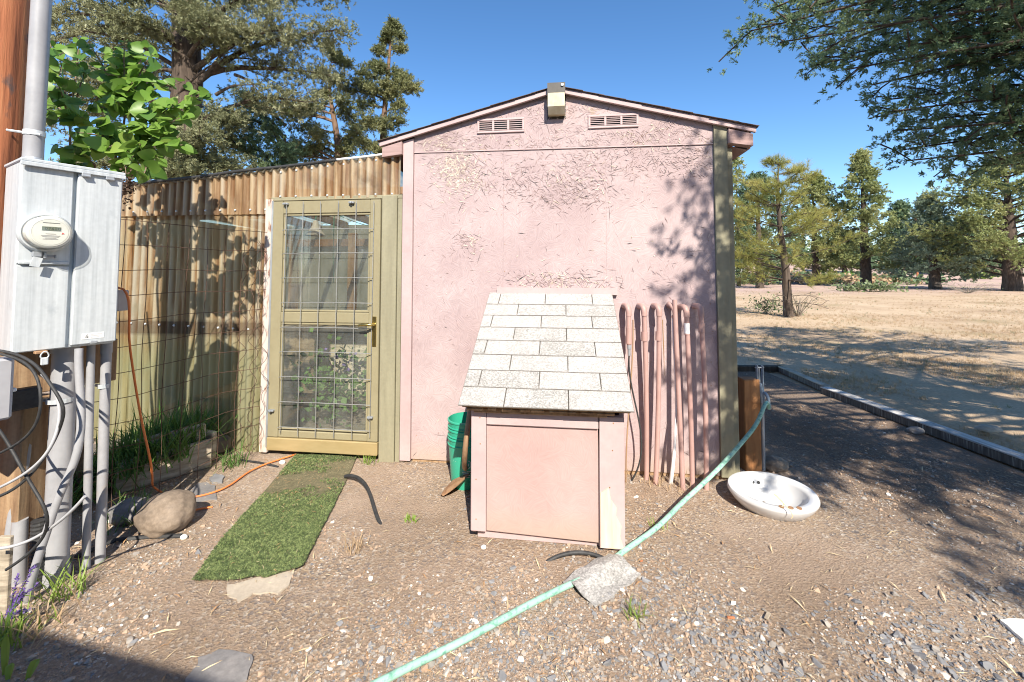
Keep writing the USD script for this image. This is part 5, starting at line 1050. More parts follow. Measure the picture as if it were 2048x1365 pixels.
for x in (.02, .068, .112):
    y = -b2 * .865 * math.sqrt(max(0, 1 - (x / a_) ** 2))
    sk.part('tap_hole', (place_sink(MB().lathe([(0, .003), (.014, .003), (.015, -.002)], 16, (x, y, .0525)).arrays()[0]), MB().lathe([(0, .003), (.014, .003), (.015, -.002)], 16).arrays()[1]), 'spade_rust')
c0 = place_sink(np.array([[.02, -.176, .055]]))[0]
solo('loose_wire', 'thin pale wire curling out of a sink tap hole', 'wire', MB().tube(smoothpath([c0, c0 + [.005, 0, .035], c0 + [-.03, .02, .065], c0 + [.0, -.03, .03], c0 + [.015, -.06, -.03]], 20), .0022, 5), 'straw')

# timber edging of the yard
for k, (a, c, w_, h_, lab) in enumerate([((3.05, 3.86), (5.22, 3.79), .115, .048, 'long pale weathered timber edging the gravel on the right'), ((5.26, 3.86), (6.34, 3.98), .10, .045, 'darker short timber continuing the edging towards the back'), ((6.40, 4.02), (6.42, 3.1), .10, .05, 'dark timber closing the far edge of the gravel yard')]):
    A_, B2 = np.array([a[1], a[0], h_ / 2 - .005]), np.array([c[1], c[0], h_ / 2 - .005])
    if k == 0: A_ = A_ + (A_ - B2) * .5
    tb = Thing('edging_timber', lab, 'timber', [(A_[0] + B2[0]) / 2, (A_[1] + B2[1]) / 2, 0])
    tb.part('timber', MB().beam(A_, B2, w_, h_ + .03, ch=.006), 'dark_wood' if k == 2 else 'tie_side')
    if k < 2: tb.part('painted_lit_top', MB().beam(A_ + [0, 0, h_ / 2 + .018], B2 + [0, 0, h_ / 2 + .018], w_ + .004, .012, ch=.003), 'tie_wood' if k == 0 else 'grey_wood')  # pale strip paints the sunlit top onto the timber

# buckets and shovel beside the well house
bc = FS.loc(G(922, 968)); bc = np.array([bc[0], bc[1] + .10, .0])
# stack leans between the wall and the well house
bc[0] = FS.at(931, 905, .26)[0]; bc[1] = -.26
for k in range(3):
    zb_ = k * .058; r0, r1 = .095, .118; hgt = .33
    t = Thing('bucket', ['bottom green plastic bucket of the stack, with printed side', 'middle green plastic bucket nested in the stack', 'top green plastic bucket of the nested stack, open rim'][k], 'bucket', (bc[0], bc[1], zb_), FS)
    t.part('pail', MB().lathe([(0, .004), (r0 - .004, .004), (r1 - .003, hgt), (r1, hgt), (r1 + .006, hgt - .004), (r1 + .006, hgt - .012), (r1 + .001, hgt - .014), (r1 - .001, hgt - .042), (r1 + .005, hgt - .044), (r1 + .005, hgt - .050), (r1 - .002, hgt - .052), (r0, .0), (0, 0)], 36, (bc[0], bc[1], zb_)), 'bucket_green', smooth=40)
    if k == 0:
        ang = math.radians(-72); c = np.array([bc[0] + .106 * math.cos(ang), bc[1] + .106 * math.sin(ang), .17]); n_ = np.array([math.cos(ang), math.sin(ang), -.07]); tt = np.array([-math.sin(ang), math.cos(ang), 0])
        em = MB().lathe([(.026, .0), (.026, .0015), (.030, .0015), (.030, .0)], 24, c, [tt, np.cross(n_, tt), n_]); em.lathe([(0, .0015), (.014, .0012), (.014, 0)], 12, c, [tt, np.cross(n_, tt), n_])
        t.part('round_emblem', em, 'galv')
        for j in range(4): t.part('printed_line', MB().obox(c - [0, 0, .045 + .012 * j] , [.03 - .004 * j, .002, .0018], np.array([tt, n_, [0, 0, 1]]), .0003), 'galv')
        a2 = math.radians(-118); c2 = np.array([bc[0] + .107 * math.cos(a2), bc[1] + .107 * math.sin(a2), .20]); t2 = np.array([-math.sin(a2), math.cos(a2), 0]); t.part('bar_label', MB().obox(c2, [.011, .0015, .014], np.array([t2, [math.cos(a2), math.sin(a2), 0], [0, 0, 1]]), .0003), 'white_plastic')
sh = Thing('shovel', 'old shovel leaning between the well house and the shed wall', 'shovel', FS.loc(G(910, 985)), FS)
s_top, s_mid, s_bot = FS.at(967, 648, .04), FS.at(937, 845, .62), FS.loc(G(930, 962)) + [.015, -.03, .10]
sh.part('handle', MB().tube(smoothpath([s_top, (s_top * .45 + s_mid * .55), s_mid, s_bot], 30), .0165, 10), 'handle_wood', smooth=True)
b0, b1 = s_bot, FS.loc(G(884, 996)) + [0, 0, .012]
dv = b1 - b0; Lb = np.linalg.norm(dv); dv /= Lb; sv = np.array([.35, -1.0, .25]); sv -= dv * (sv @ dv); sv /= np.linalg.norm(sv); nv = np.cross(sv, dv)
Pb = np.array([[b0 + dv * Lb * t + sv * w_ * x + nv * (.030 * x * x * (1 - t * .6) - .01) for x in np.linspace(-1, 1, 7)] for t, w_ in zip((.0, .08, .14, .4, .7, .88, 1.0), (.018, .024, .095, .105, .095, .06, .008))])
bm = MB().grid(Pb); bm.grid((Pb + nv * .003)[:, ::-1]); sh.part('blade', bm, 'spade_rust', smooth=True)
sh.part('socket', MB().tube([s_bot + (s_mid - s_bot) * .25, s_bot, b0 + dv * .07], [.0185, .021, .012], 10), 'spade_rust', smooth=40)

# house behind the camera, whose eave shades the lower left corner
hs_ = Thing('house', 'brown sided house behind the viewer whose eave shades the lower left corner', 'house', (-2.0, -2.6, 0), Frame((0, 0), 0))
e0, e1_ = np.array([-1.62, -1.19]), np.array([-.23, -1.54]); dh = (e1_ - e0) / np.linalg.norm(e1_ - e0); nh = np.array([dh[1], -dh[0]])
ea, eb = e0 - dh * 3.2, e0 + dh * 6.0
def P3(p, z): return np.array([p[0], p[1], z])
hs_.part('roof', MB().beam(P3((ea + eb) / 2 + nh * 0, 2.56) * 0 + P3((ea + eb) / 2 + nh * .01, 2.56), P3((ea + eb) / 2 + nh * 4.2, 3.7), np.linalg.norm(eb - ea), .08), 'roof_dark')
hs_.part('wall', MB().beam(P3(ea + nh * .55 + dh * .2, 1.25), P3(eb + nh * .55 - dh * .2, 1.25), .14, 2.55), 'house_siding')
hs_.part('fascia', MB().beam(P3(ea - nh * .02, 2.50), P3(eb - nh * .02, 2.50), .03, .14), 'house_siding')
for s in (.3, .55, .75): hs_.part('window', MB().beam(P3(ea + (eb - ea) * s + nh * .46, 1.45), P3(ea + (eb - ea) * s + dh * 1.1 + nh * .46, 1.45), .04, 1.1), 'window_white')

# ================================================================== trees
def sprig(seed, n=18, fat=.10, lo=.30, hi=.60, spread=.85):
    """a twig of small scale-leaf sprays, about 1 m long along +z"""
    r = np.random.default_rng(seed); V, Fc = [], []
    for i in range(n):
        t = r.uniform(0, .75); o = np.array([r.normal(0, .06), r.normal(0, .06), t]); d = np.array([r.normal(0, spread), r.normal(0, spread), 1.0]); d /= np.linalg.norm(d)
        l = r.uniform(lo, hi); s_ = np.cross(d, r.normal(size=3)); s_ /= np.linalg.norm(s_); w = fat * r.uniform(.6, 1.3); k = len(V)
        V += [o, o + d * l * .55 + s_ * w, o + d * l * .5 - s_ * w, o + d * l]; Fc += [[k, k + 1, k + 2], [k + 1, k + 3, k + 2]]
    return np.array(V), np.array(Fc)
def needles(seed, n=34, w=.016):
    r = np.random.default_rng(seed); V, Fc = [], []
    for i in range(n):
        a = r.uniform(0, 6.28); e = r.uniform(.15, 1.25); d = np.array([math.cos(a) * math.sin(e), math.sin(a) * math.sin(e), math.cos(e)]); o = np.array([0, 0, r.uniform(-.35, .25)]); l = r.uniform(.6, 1.0)
        s_ = np.cross(d, r.normal(size=3)); s_ /= np.linalg.norm(s_); k = len(V); V += [o - s_ * w, o + s_ * w, o + d * l]; Fc += [[k, k + 1, k + 2]]
    return np.array(V), np.array(Fc)
SPRIGS = [sprig(i, 22, .085, .25, .55) for i in range(5)]; FINE = [sprig(20 + i, 26, .055, .20, .45, .9) for i in range(5)]; TUFTS = [needles(40 + i) for i in range(4)]
def grow(start, tip, r0, g, sag=.12, wob=.05, n=9):
    start, tip = np.asarray(start, float), np.asarray(tip, float); L = np.linalg.norm(tip - start); t = np.linspace(0, 1, n)[:, None]
    p = start + (tip - start) * t + np.array([0, 0, 1]) * sag * L * np.sin(np.pi * t)
    p[1:-1] += np.cumsum(g.normal(0, wob * L / n, (n - 2, 3)), 0) * np.sin(np.pi * t[1:-1])
    return p, np.linspace(r0, max(.006, r0 * .14), n)
class Tree:
    def __init__(s, name, label, base, seed, cat='tree', group=None):
        s.g = np.random.default_rng(seed); s.base = np.asarray(base, float); s.t = Thing(name, label, cat, base, group=group)
        s.wood = MB(); s.P, s.Dr, s.S = [], [], []
    def trunk(s, pts, radii, bark, n=14):
        v, f = MB().tube(smoothpath(pts, 28), np.interp(np.linspace(0, 1, 28), np.linspace(0, 1, len(radii)), radii), n).arrays()
        c = meshkit.fbm(np.c_[v[:, :2] * 5, v[:, 2] * 1.2], 3, 5)[:, None] - .5
        ctr = np.array([np.interp(v[:, 2], np.asarray(pts)[:, 2], np.asarray(pts)[:, j]) for j in (0, 1)]).T
        v[:, :2] = ctr + (v[:, :2] - ctr) * (1 + c * .5); s.t.part('trunk', (v, f), bark, smooth=True); s.tp = np.asarray(pts, float)
    def on_trunk(s, z): return np.array([np.interp(z, s.tp[:, 2], s.tp[:, 0]), np.interp(z, s.tp[:, 2], s.tp[:, 1]), z])
    def clumps(s, pts, dirs, k, spread, size, up=.25):
        pts = np.asarray(pts); n = len(pts)
        if not n: return
        P = np.repeat(pts, k, 0) + s.g.normal(0, 1, (n * k, 3)) * np.array([1, 1, .7]) * spread
        d = np.repeat(np.asarray(dirs), k, 0); d = d / (np.linalg.norm(d, axis=1, keepdims=True) + 1e-9)
        s.P.append(P); s.Dr.append(d * .6 + s.g.normal(0, .5, (n * k, 3)) + [0, 0, up]); s.S.append(size * s.g.uniform(.65, 1.3, n * k))
    def limb(s, start, tip, r0, size, k=7, spread=.10, subs=9, sublen=.34, t0=.3, leaf=True, sag=.1, tubes=True, flat=.7, up=.25, step=.13):
        p, r = grow(start, tip, r0, s.g, sag); s.wood.tube(p, r, 7 if r0 > .03 else 5)
        L = np.linalg.norm(np.diff(p, axis=0), axis=1).sum(); d0 = (p[-1] - p[0]) / np.linalg.norm(p[-1] - p[0]); cp, cd = [], []
        for i in range(subs):
            t = t0 + (1 - t0) * (i + s.g.random()) / subs; q = np.array([np.interp(t * (len(p) - 1), range(len(p)), p[:, j]) for j in range(3)])
            side = np.cross(d0, [0, 0, 1.0]); side /= np.linalg.norm(side) + 1e-9
            d = d0 * s.g.uniform(.3, 1.0) + side * s.g.normal(0, .8) + np.array([0, 0, 1]) * s.g.normal(.05, .6 * flat); d /= np.linalg.norm(d)
            l = sublen * L * (1.15 - t) ** .6 * s.g.uniform(.5, 1.15); e = q + d * l
            if tubes: s.wood.tube(*grow(q, e, max(.005, r0 * .28 * (1.1 - t)), s.g, .03, .06, 5), n=4)
            m = max(2, int(l / step)); tt = np.linspace(.25, 1.05, m)[:, None]; cp.append(q + (e - q) * tt); cd.append(np.repeat(d[None], m, 0))
        m = max(2, int(L * (1 - t0) / step)); tt = np.linspace(max(t0, .45), 1.02, m); cp.append(np.array([[np.interp(t * (len(p) - 1), range(len(p)), p[:, j]) for j in range(3)] for t in tt])); cd.append(np.repeat(d0[None], m, 0))
        if leaf: s.clumps(np.vstack(cp), np.vstack(cd), k, spread, size, up)
        return p
    def done(s, leaf, protos, bark, limbname='limbs'):
        if s.wood.v: s.t.part(limbname, s.wood, bark, smooth=True, kind='stuff')
        P, d, S = np.vstack(s.P), np.vstack(s.Dr), np.concatenate(s.S)
        scatter(s.t.path + '/crown', [(*q, leaf) for q in protos], P - s.base, d, S, s.g); return len(P)

# --- big juniper on the left behind the greenhouse
T1 = Tree('juniper_tree', 'big shaggy juniper with thick dark trunk filling the upper left', (-6.55, 8.5, -.05), 101)
T1.trunk([(-6.75, 8.5, -.1), (-6.7, 8.5, 2.0), (-6.62, 8.5, 4.5), (-6.75, 8.5, 7.5), (-6.8, 8.5, 10.5)], [.42, .30, .25, .20, .05], 'bark')
tips = [(678, 60, 8.2), (660, 150, 8.4), (612, 205, 8.1), (640, -60, 8.6), (565, 60, 7.6), (530, -20, 7.6), (490, 70, 8.0), (455, -40, 9.0), (430, 50, 7.2), (505, -150, 8.2), (640, -200, 9.0), (690, -10, 8.8), 
        (90, 40, 8.0), (150, 60, 7.5), (110, 150, 8.0), (200, -20, 7.8), (250, 40, 7.4), (120, -60, 8.0), (180, 150, 7.5), (90, 250, 8.2), (140, 330, 8.0), (220, 310, 8.4), (60, 100, 8.8), (60, 200, 7.6), (270, 180, 9.6), (230, 100, 9.8), (300, -80, 7.2), (380, 20, 7.4), (150, -150, 7.4),
        (470, 255, 8.6), (430, 330, 8.0), (400, 270, 7.5), (490, 300, 9.4), (480, 340, 8.6), (380, 340, 7.6), (350, 290, 7.4), (300, 340, 7.8)]
for i, (px, py, Y) in enumerate(tips):
    tip = D(px, py, Y); L = np.linalg.norm(tip - T1.on_trunk(tip[2]))
    st = T1.on_trunk(np.clip(tip[2] - L * T1.g.uniform(.05, .45) + .3, 2.2, 9.6))
    T1.limb(st, tip, .035 + .012 * L, .15, k=8, spread=.13, subs=13, sublen=.36, t0=.3, step=.17)
for i in range(16):
    a = T1.g.uniform(0, 6.28); z = T1.g.uniform(6.5, 10.5); L = T1.g.uniform(1.0, 2.8); st = T1.on_trunk(z); T1.limb(st, st + [math.cos(a) * L, abs(math.sin(a)) * L, L * .35], .05, .2, k=6, spread=.2, subs=8, step=.22)
for st, tip in (((400, 165, 8.2), (500, 78, 8.0)), ((432, 190, 8.1), (508, 170, 7.9)), ((345, 200, 8.3), (455, 120, 8.1)), ((470, 150, 8.1), (520, 190, 8.0))):
    T1.limb(D(*st), D(*tip), .035, .1, leaf=False, subs=7, sublen=.28, t0=.2)
n1 = T1.done('juniper_pale', FINE, 'bark')
# shaded lower juniper to its right
T1b = Tree('juniper_tree', 'dark low juniper growing right of the big shaggy trunk', (-5.3, 9.6, 0), 102)
T1b.trunk([(-5.3, 9.6, -.1), (-5.25, 9.6, 2.0), (-5.2, 9.6, 4.6)], [.16, .11, .03], 'bark')
for (px, py, Y) in [(540, 255, 9.4), (505, 215, 9.5), (560, 300, 9.2), (470, 230, 9.6), (520, 330, 9.2), (590, 300, 9.5), (440, 290, 9.3), (570, 340, 9.4), (490, 280, 9.0), (480, 195, 9.7), (430, 240, 9.6)]:
    tip = D(px, py, Y); T1b.limb(T1b.on_trunk(max(.8, tip[2] - .7)), tip, .04, .15, k=5, spread=.11, subs=11, t0=.25)
T1b.done('juniper_green', FINE, 'bark')
# --- two slender junipers behind the greenhouse
def slender(label, base, trunk, tips, seed, k=7):
    T = Tree('juniper_tree', label, base, seed); T.trunk(trunk[0], trunk[1], 'bark_red', 10)
    for (px, py, Y, w) in tips:
        tip = D(px, py, Y); L = np.hypot(*(tip - T.on_trunk(tip[2]))[:2]); T.limb(T.on_trunk(max(.5, tip[2] - L * T.g.uniform(-.05, .35))), tip, .018 + .012 * L, .155, k=k, spread=.085 * w, subs=7, sublen=.36, t0=.3, step=.15)
    T.done('juniper_olive', FINE, 'bark_red'); return T
b = D(672, 330, 10.3); tp = D(662, 130, 10.3)
slender('slender juniper with bare red trunk showing, left of the pair behind the greenhouse', (b[0], 10.3, 0), ([(b[0], 10.3, -.1), (b[0], 10.3, 2.5), tuple(D(672, 260, 10.3)), tuple(D(660, 190, 10.3)), tuple(tp)], [.15, .12, .10, .07, .02]),
        [(560, 235, 10.0, 1), (540, 220, 10.2, .8), (590, 225, 10.1, 1.2), (620, 215, 10.4, 1.2), (600, 260, 10.0, 1.2), (575, 290, 10.0, 1.0), (630, 275, 9.9, 1.2), (650, 190, 10.4, 1.2), (690, 200, 10.0, 1.1), (700, 230, 10.3, 1.1), (715, 265, 10.0, 1.1), (700, 300, 10.2, 1), (600, 310, 10.4, 1.2), (640, 150, 10.2, 1.1), (680, 160, 10.1, 1.0), (670, 110, 10.3, .9), (655, 90, 10.3, .8), (690, 130, 10.4, .8), (625, 300, 10.6, 1), (680, 315, 10.5, 1), (570, 325, 10.2, 1)], 111)
b = D(763, 310, 10.9)
slender('taller slender juniper with pointed top, next to the shed eave', (b[0], 10.9, 0), ([(b[0], 10.9, -.1), (b[0], 10.9, 2.4), tuple(D(770, 210, 10.9)), tuple(D(778, 120, 10.9)), tuple(D(783, 45, 10.9))], [.16, .13, .10, .06, .015]),
        [(783, 50, 10.9, .6), (800, 72, 10.9, .6), (770, 82, 10.9, .6), (803, 100, 10.9, .7), (755, 103, 10.8, .7), (795, 60, 11, .6), (775, 68, 10.8, .6), (725, 150, 10.8, .9), (745, 135, 10.9, .9), (705, 170, 10.7, .9), (690, 185, 10.9, .8), (760, 140, 10.7, 1), (810, 160, 10.8, .9), (832, 182, 10.9, .8), (822, 176, 10.7, .8), (800, 150, 11, 1), (740, 180, 10.6, 1), (790, 190, 10.7, 1), (720, 215, 10.8, 1), (805, 215, 10.8, 1), (798, 245, 10.7, 1), (735, 240, 10.6, 1.1), (770, 250, 10.5, 1.1), (710, 255, 11, 1.1), (780, 285, 10.7, 1), (725, 290, 10.8, 1.1), (750, 300, 10.6, 1), (770, 170, 10.6, 1), (695, 285, 11.1, 1)], 112)

# --- the big juniper on the right whose branches hang into view and shade the ground
T2 = Tree('juniper_tree', 'large green juniper on the right with branches hanging into the upper right', (6.3, 1.6, 0), 121)
T2.trunk([(6.3, 1.6, -.1), (6.25, 1.6, 2.5), (6.1, 1.7, 5), (6.0, 1.8, 9.5)], [.22, .18, .14, .04], 'bark')
tips = [(1502, 62, 3.3), (1530, 45, 3.5), (1560, 85, 3.3), (1540, 20, 3.2), (1610, 60, 3.5), (1632, 130, 3.3), (1650, 118, 3.6), (1690, 140, 3.2), (1600, 20, 3.8), (1690, 30, 3.6), (1680, 90, 4.0), (1745, 170, 3.3), (1770, 200, 3.5), (1780, 130, 3.6), (1760, 70, 3.3), (1740, 10, 3.4),
        (1770, 225, 3.3), (1790, 262, 3.2), (1805, 300, 3.4), (1812, 322, 3.3), (1850, 290, 3.9), (1840, 240, 3.4), (1830, 190, 3.8), (1850, 150, 3.3), (1840, 90, 3.9), (1830, 40, 3.3), (1830, -20, 3.6), (1900, 20, 3.3), (1920, 80, 3.6), (1910, 140, 3.2), (1930, 200, 3.7), (1900, 250, 3.3), (1940, 290, 3.6), (1950, 335, 3.3),
        (2000, 60, 3.2), (2000, 130, 3.6), (2010, 200, 3.1), (2020, 270, 3.5), (2040, 330, 3.2), (2040, 20, 3.7), (1980, -30, 3.3), (1650, -40, 3.3), (1560, -40, 3.6), (1720, -80, 3.6), (1880, -90, 3.2), (2050, 380, 3.6)]
for (px, py, Y) in tips:
    tip = D(px, py, Y); L = np.linalg.norm(tip - T2.on_trunk(tip[2])); st = T2.on_trunk(np.clip(tip[2] + T2.g.uniform(-.9, .5), 2.0, 8))
    T2.limb(st, tip, .010 + .004 * L, .078, k=4, spread=.05, subs=14, sublen=.19, t0=.45, sag=.05, step=.08, up=-.05)
for (x, y, z) in [(2.3, .9, 3.7), (2.6, .2, 4.2), (2.0, -.3, 5.0), (2.5, .7, 4.9), (2.4, .6, 2.75), (2.0, .1, 2.75), (1.9, .1, 3.2), (1.95, -.1, 3.7), (2.05, .3, 4.0), (2.15, .2, 4.4), (2.2, -.2, 3.0), (2.15, .9, 3.1), (1.95, .4, 2.45), (2.05, -.2, 3.9), (1.9, .5, 3.6)]:
    tip = np.array([x, y, z], float); L = np.linalg.norm(tip - T2.on_trunk(z)); st = T2.on_trunk(np.clip(z - L * .15, 2.0, 8.6))
    T2.limb(st, tip, .016 + .006 * L, .14, k=10, spread=.12, subs=10, sublen=.17, t0=.62, sag=.05, step=.17)
nl = 0
while nl < 106:                                   # unseen crown boughs, added where they shade chosen patches of ground
    if nl < 58: X_, Y_ = T2.g.uniform(3.9, 11.5), T2.g.uniform(5.8, 11.5)
    elif nl < 72: X_, Y_ = T2.g.uniform(1.9, 5.5), T2.g.uniform(1.9, 6.0)
    elif nl < 94: X_, Y_ = T2.g.uniform(4.6, 8.0), T2.g.uniform(4.0, 7.0)
    else: X_, Y_ = T2.g.uniform(2.2, 4.2), T2.g.uniform(1.8, 3.0)
    z = T2.g.uniform(3.0, 8.6); x, y = X_ + .207 * z, Y_ - 1.17 * z
    if ((x - 6.3) / 6.4) ** 2 + ((y - 1.2) / 5.4) ** 2 + ((z - 5.2) / 4.2) ** 2 > 1 or (y > .4 and x / y < 1.36): continue
    tip = np.array([x, y, z]); L = np.linalg.norm(tip - T2.on_trunk(z)); st = T2.on_trunk(np.clip(z - L * .12, 2.0, 8.8)); nl += 1
    T2.limb(st, tip, .012 + .004 * L, 0.15, k=5, spread=.085, subs=7, sublen=.15, t0=.68, sag=.05, step=.2)
n2 = T2.done('juniper_bough', FINE, 'bark')

# --- trees across the field
def field_tree(name, label, px, pbase, ptop, Y, half, prof, leaf, seed, n=46, size=None, protos=None, bark='bark', trunk_top=.14, k=4, trunk_w=None, upang=.25, kk=1.0, lean=0):
    c = D(px, pbase, Y); zb = float(fz(c[0], c[1])) - .03; zt = D(px, ptop, Y)[2]; H = zt - zb; W = half / FPX * Y; size = size or .0095 * Y
    T = Tree(name, label, (c[0], c[1], zb), seed); tw = (trunk_w or W * .13)
    T.trunk([(c[0], c[1], zb - .1), (c[0] + lean * .2, c[1], zb + H * .35), (c[0] + lean * .6, c[1], zb + H * .7), (c[0] + lean, c[1], zb + H * .99)], [tw, tw * .75, tw * .4, .01], bark, 8)
    for i in range(n):
        u = trunk_top + (1 - trunk_top) * ((i + T.g.random()) / n) ** .9; r = W * np.interp(u, *zip(*prof)) * T.g.uniform(.7, 1.12); a = i * 2.4 + T.g.normal(0, .3); z = zb + H * u
        st = T.on_trunk(max(zb + .08 * H, z - r * upang)); tip = np.array([c[0] + lean * u + math.cos(a) * r, c[1] + math.sin(a) * r, min(z, zt - .01 * H)])
        T.limb(st, tip, .012 * W + .006, size, k=int(k * kk), spread=size * .62, subs=5, sublen=.34, t0=.3, tubes=False, step=size * 1.0, sag=.03)
    T.clumps([(c[0] + lean, c[1], zt - size * j * .7) for j in range(5)], [[0, 0, 1.]] * 5, 4, size * .25, size * .7)
    T.done(leaf, protos or SPRIGS, bark); return T
cone = [(0, .55), (.14, .8), (.25, 1.0), (.45, .82), (.65, .52), (.85, .22), (1, .03)]; rnd = [(0, .5), (.14, .85), (.35, 1.0), (.6, .9), (.8, .65), (1, .15)]; tall = [(0, .5), (.2, .95), (.4, 1), (.7, .75), (.9, .4), (1, .05)]
field_tree('juniper_tree', 'tall conical juniper standing alone mid field against the sky', 1733, 576, 306, 44, 74, cone, 'juniper_field', 131, n=64)
field_tree('juniper_tree', 'pale blue green juniper with short trunk right of the conical one', 1871, 587, 392, 38, 76, [(0, .7), (.14, 1.0), (.35, .92), (.6, .6), (.8, .35), (1, .05)], 'juniper_blue', 132, n=54, lean=-.3)
field_tree('juniper_tree', 'broad juniper with thick pale trunk at the right edge', 2026, 586, 318, 34, 152, rnd, 'juniper_field', 133, n=95, trunk_w=.62, trunk_top=.2)
field_tree('juniper_tree', 'bushy green juniper touching the shed corner behind the young pine', 1520, 578, 352, 40, 66, rnd, 'juniper_green', 134, n=58)
field_tree('juniper_tree', 'sparse pale juniper rising highest beside the green corner board', 1478, 585, 318, 46, 34, tall, 'juniper_field', 135, n=34, kk=.7)
field_tree('juniper_tree', 'rounded olive juniper directly behind the young pine on its right', 1632, 568, 352, 48, 58, rnd, 'juniper_field', 136, n=56)
field_tree('juniper_tree', 'small dark juniper between the conical and the blue green ones', 1806, 562, 408, 58, 40, cone, 'juniper_green', 137, n=40)
field_tree('juniper_tree', 'distant low dark juniper behind the gap left of the broad tree', 1930, 560, 440, 70, 60, rnd, 'juniper_green', 138, n=40)
field_tree('juniper_tree', 'distant low juniper behind the conical tree trunk on its left', 1690, 560, 470, 75, 40, rnd, 'juniper_green', 139, n=30)
field_tree('juniper_tree', 'distant juniper beside the bare pole on the skyline', 1850, 558, 440, 80, 36, cone, 'juniper_green', 140, n=30)
# young pine
pc = G(1576, 632); H_ = D(1570, 322, pc[1])[2]
T3 = Tree('pine_tree', 'young long needled pine with rusty tufts and dark slim trunk', (pc[0], pc[1], -.05), 151)
T3.trunk([(pc[0], pc[1], -.1), (pc[0] - .05, pc[1], H_ * .3), (pc[0] - .2, pc[1], H_ * .65), (pc[0] - .15, pc[1], H_ * .99)], [.16, .12, .07, .015], 'bark', 9)
for w in range(12):
    u = .23 + .75 * w / 11; z = H_ * u; nb = 6 if w < 10 else 4
    for j in range(nb):
        a = T3.g.uniform(0, 6.28); r = 2.15 * np.interp(u, [.2, .38, .5, .7, .88, 1], [.95, 1.0, .95, .72, .45, .12]) * T3.g.uniform(.6, 1.1); st = T3.on_trunk(z)
        tip = st + [math.cos(a) * r, math.sin(a) * r, r * T3.g.uniform(.02, .42)]
        p = T3.limb(st, tip, .022, .23, k=1, spread=.06, subs=6, sublen=.36, t0=.4, step=.17, sag=-.05, up=.55)
T3.clumps([T3.on_trunk(H_ * u) + [0, 0, .05] for u in (.9, .95, .99)], [[0, 0, 1.]] * 3, 7, .08, .3)
for j in range(9):
    a = T3.g.uniform(0, 6.28); st = T3.on_trunk(H_ * T3.g.uniform(.06, .26)); T3.limb(st, st + [math.cos(a) * 1.2, math.sin(a) * 1.2, -.1], .014, .1, leaf=False, subs=5)
T3.done('pine_needle', TUFTS, 'bark')
# sagebrush and dead branches under the pine, far scrub
def bush(label, px, py, w, h, mat, seed, n=260, name='sagebrush', cat='shrub', twigs=10, ls=.09):
    c = G(px, py); c[2] = float(fz(c[0], c[1])) - .02; t = Thing(name, label, cat, c); g = np.random.default_rng(seed); tw = MB()
    for i in range(twigs):
        a = g.uniform(0, 6.28); e = c + [math.cos(a) * w * g.uniform(.3, .8), math.sin(a) * w * .6, h * g.uniform(.5, 1.0)]; tw.tube(grow(c, e, .012, g, .05, .1, 5)[0], np.linspace(.012, .004, 5), 4)
    t.part('twigs', tw, 'dead_wood')
    if n: t.part('foliage', leafcloud(c + [0, 0, h * .5], (w * .42, w * .3, h * .26), n, ls, seed, .3), mat, kind='stuff')
bush('green sagebrush at the left foot of the young pine', 1535, 626, .75, .62, 'sage', 161, 420)
bush('tangle of dead grey branches around the foot of the young pine', 1596, 632, .9, .8, 'sage', 162, 60, name='brush_pile', cat='dead branches', twigs=34)
bush('grey green scrub under the conical juniper', 1755, 583, 2.2, .7, 'sage', 163, 420, ls=.28)
bush('low dark scrub left of the conical juniper trunk', 1700, 582, 1.4, .5, 'sage', 164, 200, ls=.25)
bush('dry brush lying right of the blue green juniper', 1935, 586, 2.4, .9, 'sage', 165, 80, name='brush_pile', cat='dead branches', twigs=40)
for i, (px, py, w, lab) in enumerate([(1690, 556, 2.2, 'bright yellow green shrub on the far slope left of the conical juniper'), (1722, 556, 1.8, 'bright yellow green shrub just behind the conical juniper trunk'), (1960, 551, 1.6, 'small bright shrub on the far slope near the right edge'), (1478, 560, 1.6, 'low green shrub on the far slope beside the shed corner')]):
    c = D(px, py, 62.0); c[2] = float(fz(c[0], c[1])); t = Thing('far_shrub', lab, 'shrub', c); t.part('foliage', leafcloud(c + [0, 0, .35], (w * .4, w * .4, .22), 300, .35, 170 + i, .35), 'grass_bright', kind='stuff'); t.part('stem', MB().tube([c, c + [0, 0, .4]], .03, 5), 'dead_wood')
n = 2600; rng = np.random.default_rng(181); y = rng.uniform(48, 150, n); x = rng.uniform(.25, 1.4, n) * y; k_ = meshkit.fbm(np.c_[x * .05, y * .05, 0 * x], 3, 9) > .5; x, y = x[k_], y[k_]
say(scatter('/World/far_scrub', [(*leafcloud((0, 0, .4), (.4, .4, .25), 30, .5, 5, .4), 'sage'), (*leafcloud((0, 0, .4), (.4, .4, .25), 30, .5, 6, .4), 'juniper_green'), (*leafcloud((0, 0, .4), (.4, .4, .25), 30, .5, 7, .4), 'dry_blade')], np.c_[x, y, fz(x, y)], np.tile([0, 0, 1.], (len(x), 1)), rng.uniform(.4, 1.3, len(x)), rng).GetPrim(), 'grey green and dry scrub covering the far slope', 'scrub', kind='stuff')
n = 150; g = np.random.default_rng(191)
say(scatter('/World/far_woodland', [(*MBf, 'juniper_green') for MBf in [leafcloud((0, 0, 1.6), (.75, .75, .75), 260, .55, 50 + i, .45) for i in range(3)]], (lambda x, y: np.c_[x, y, fz(x, y)])(*(lambda y: (g.uniform(-1.2, 1.4, n) * y, y))(g.uniform(130, 200, n))), np.tile([0, 0, 1.], (n, 1)), g.uniform(1.2, 2.6, n), g).GetPrim(), 'far off dark juniper woodland along the skyline', 'woodland', kind='stuff')
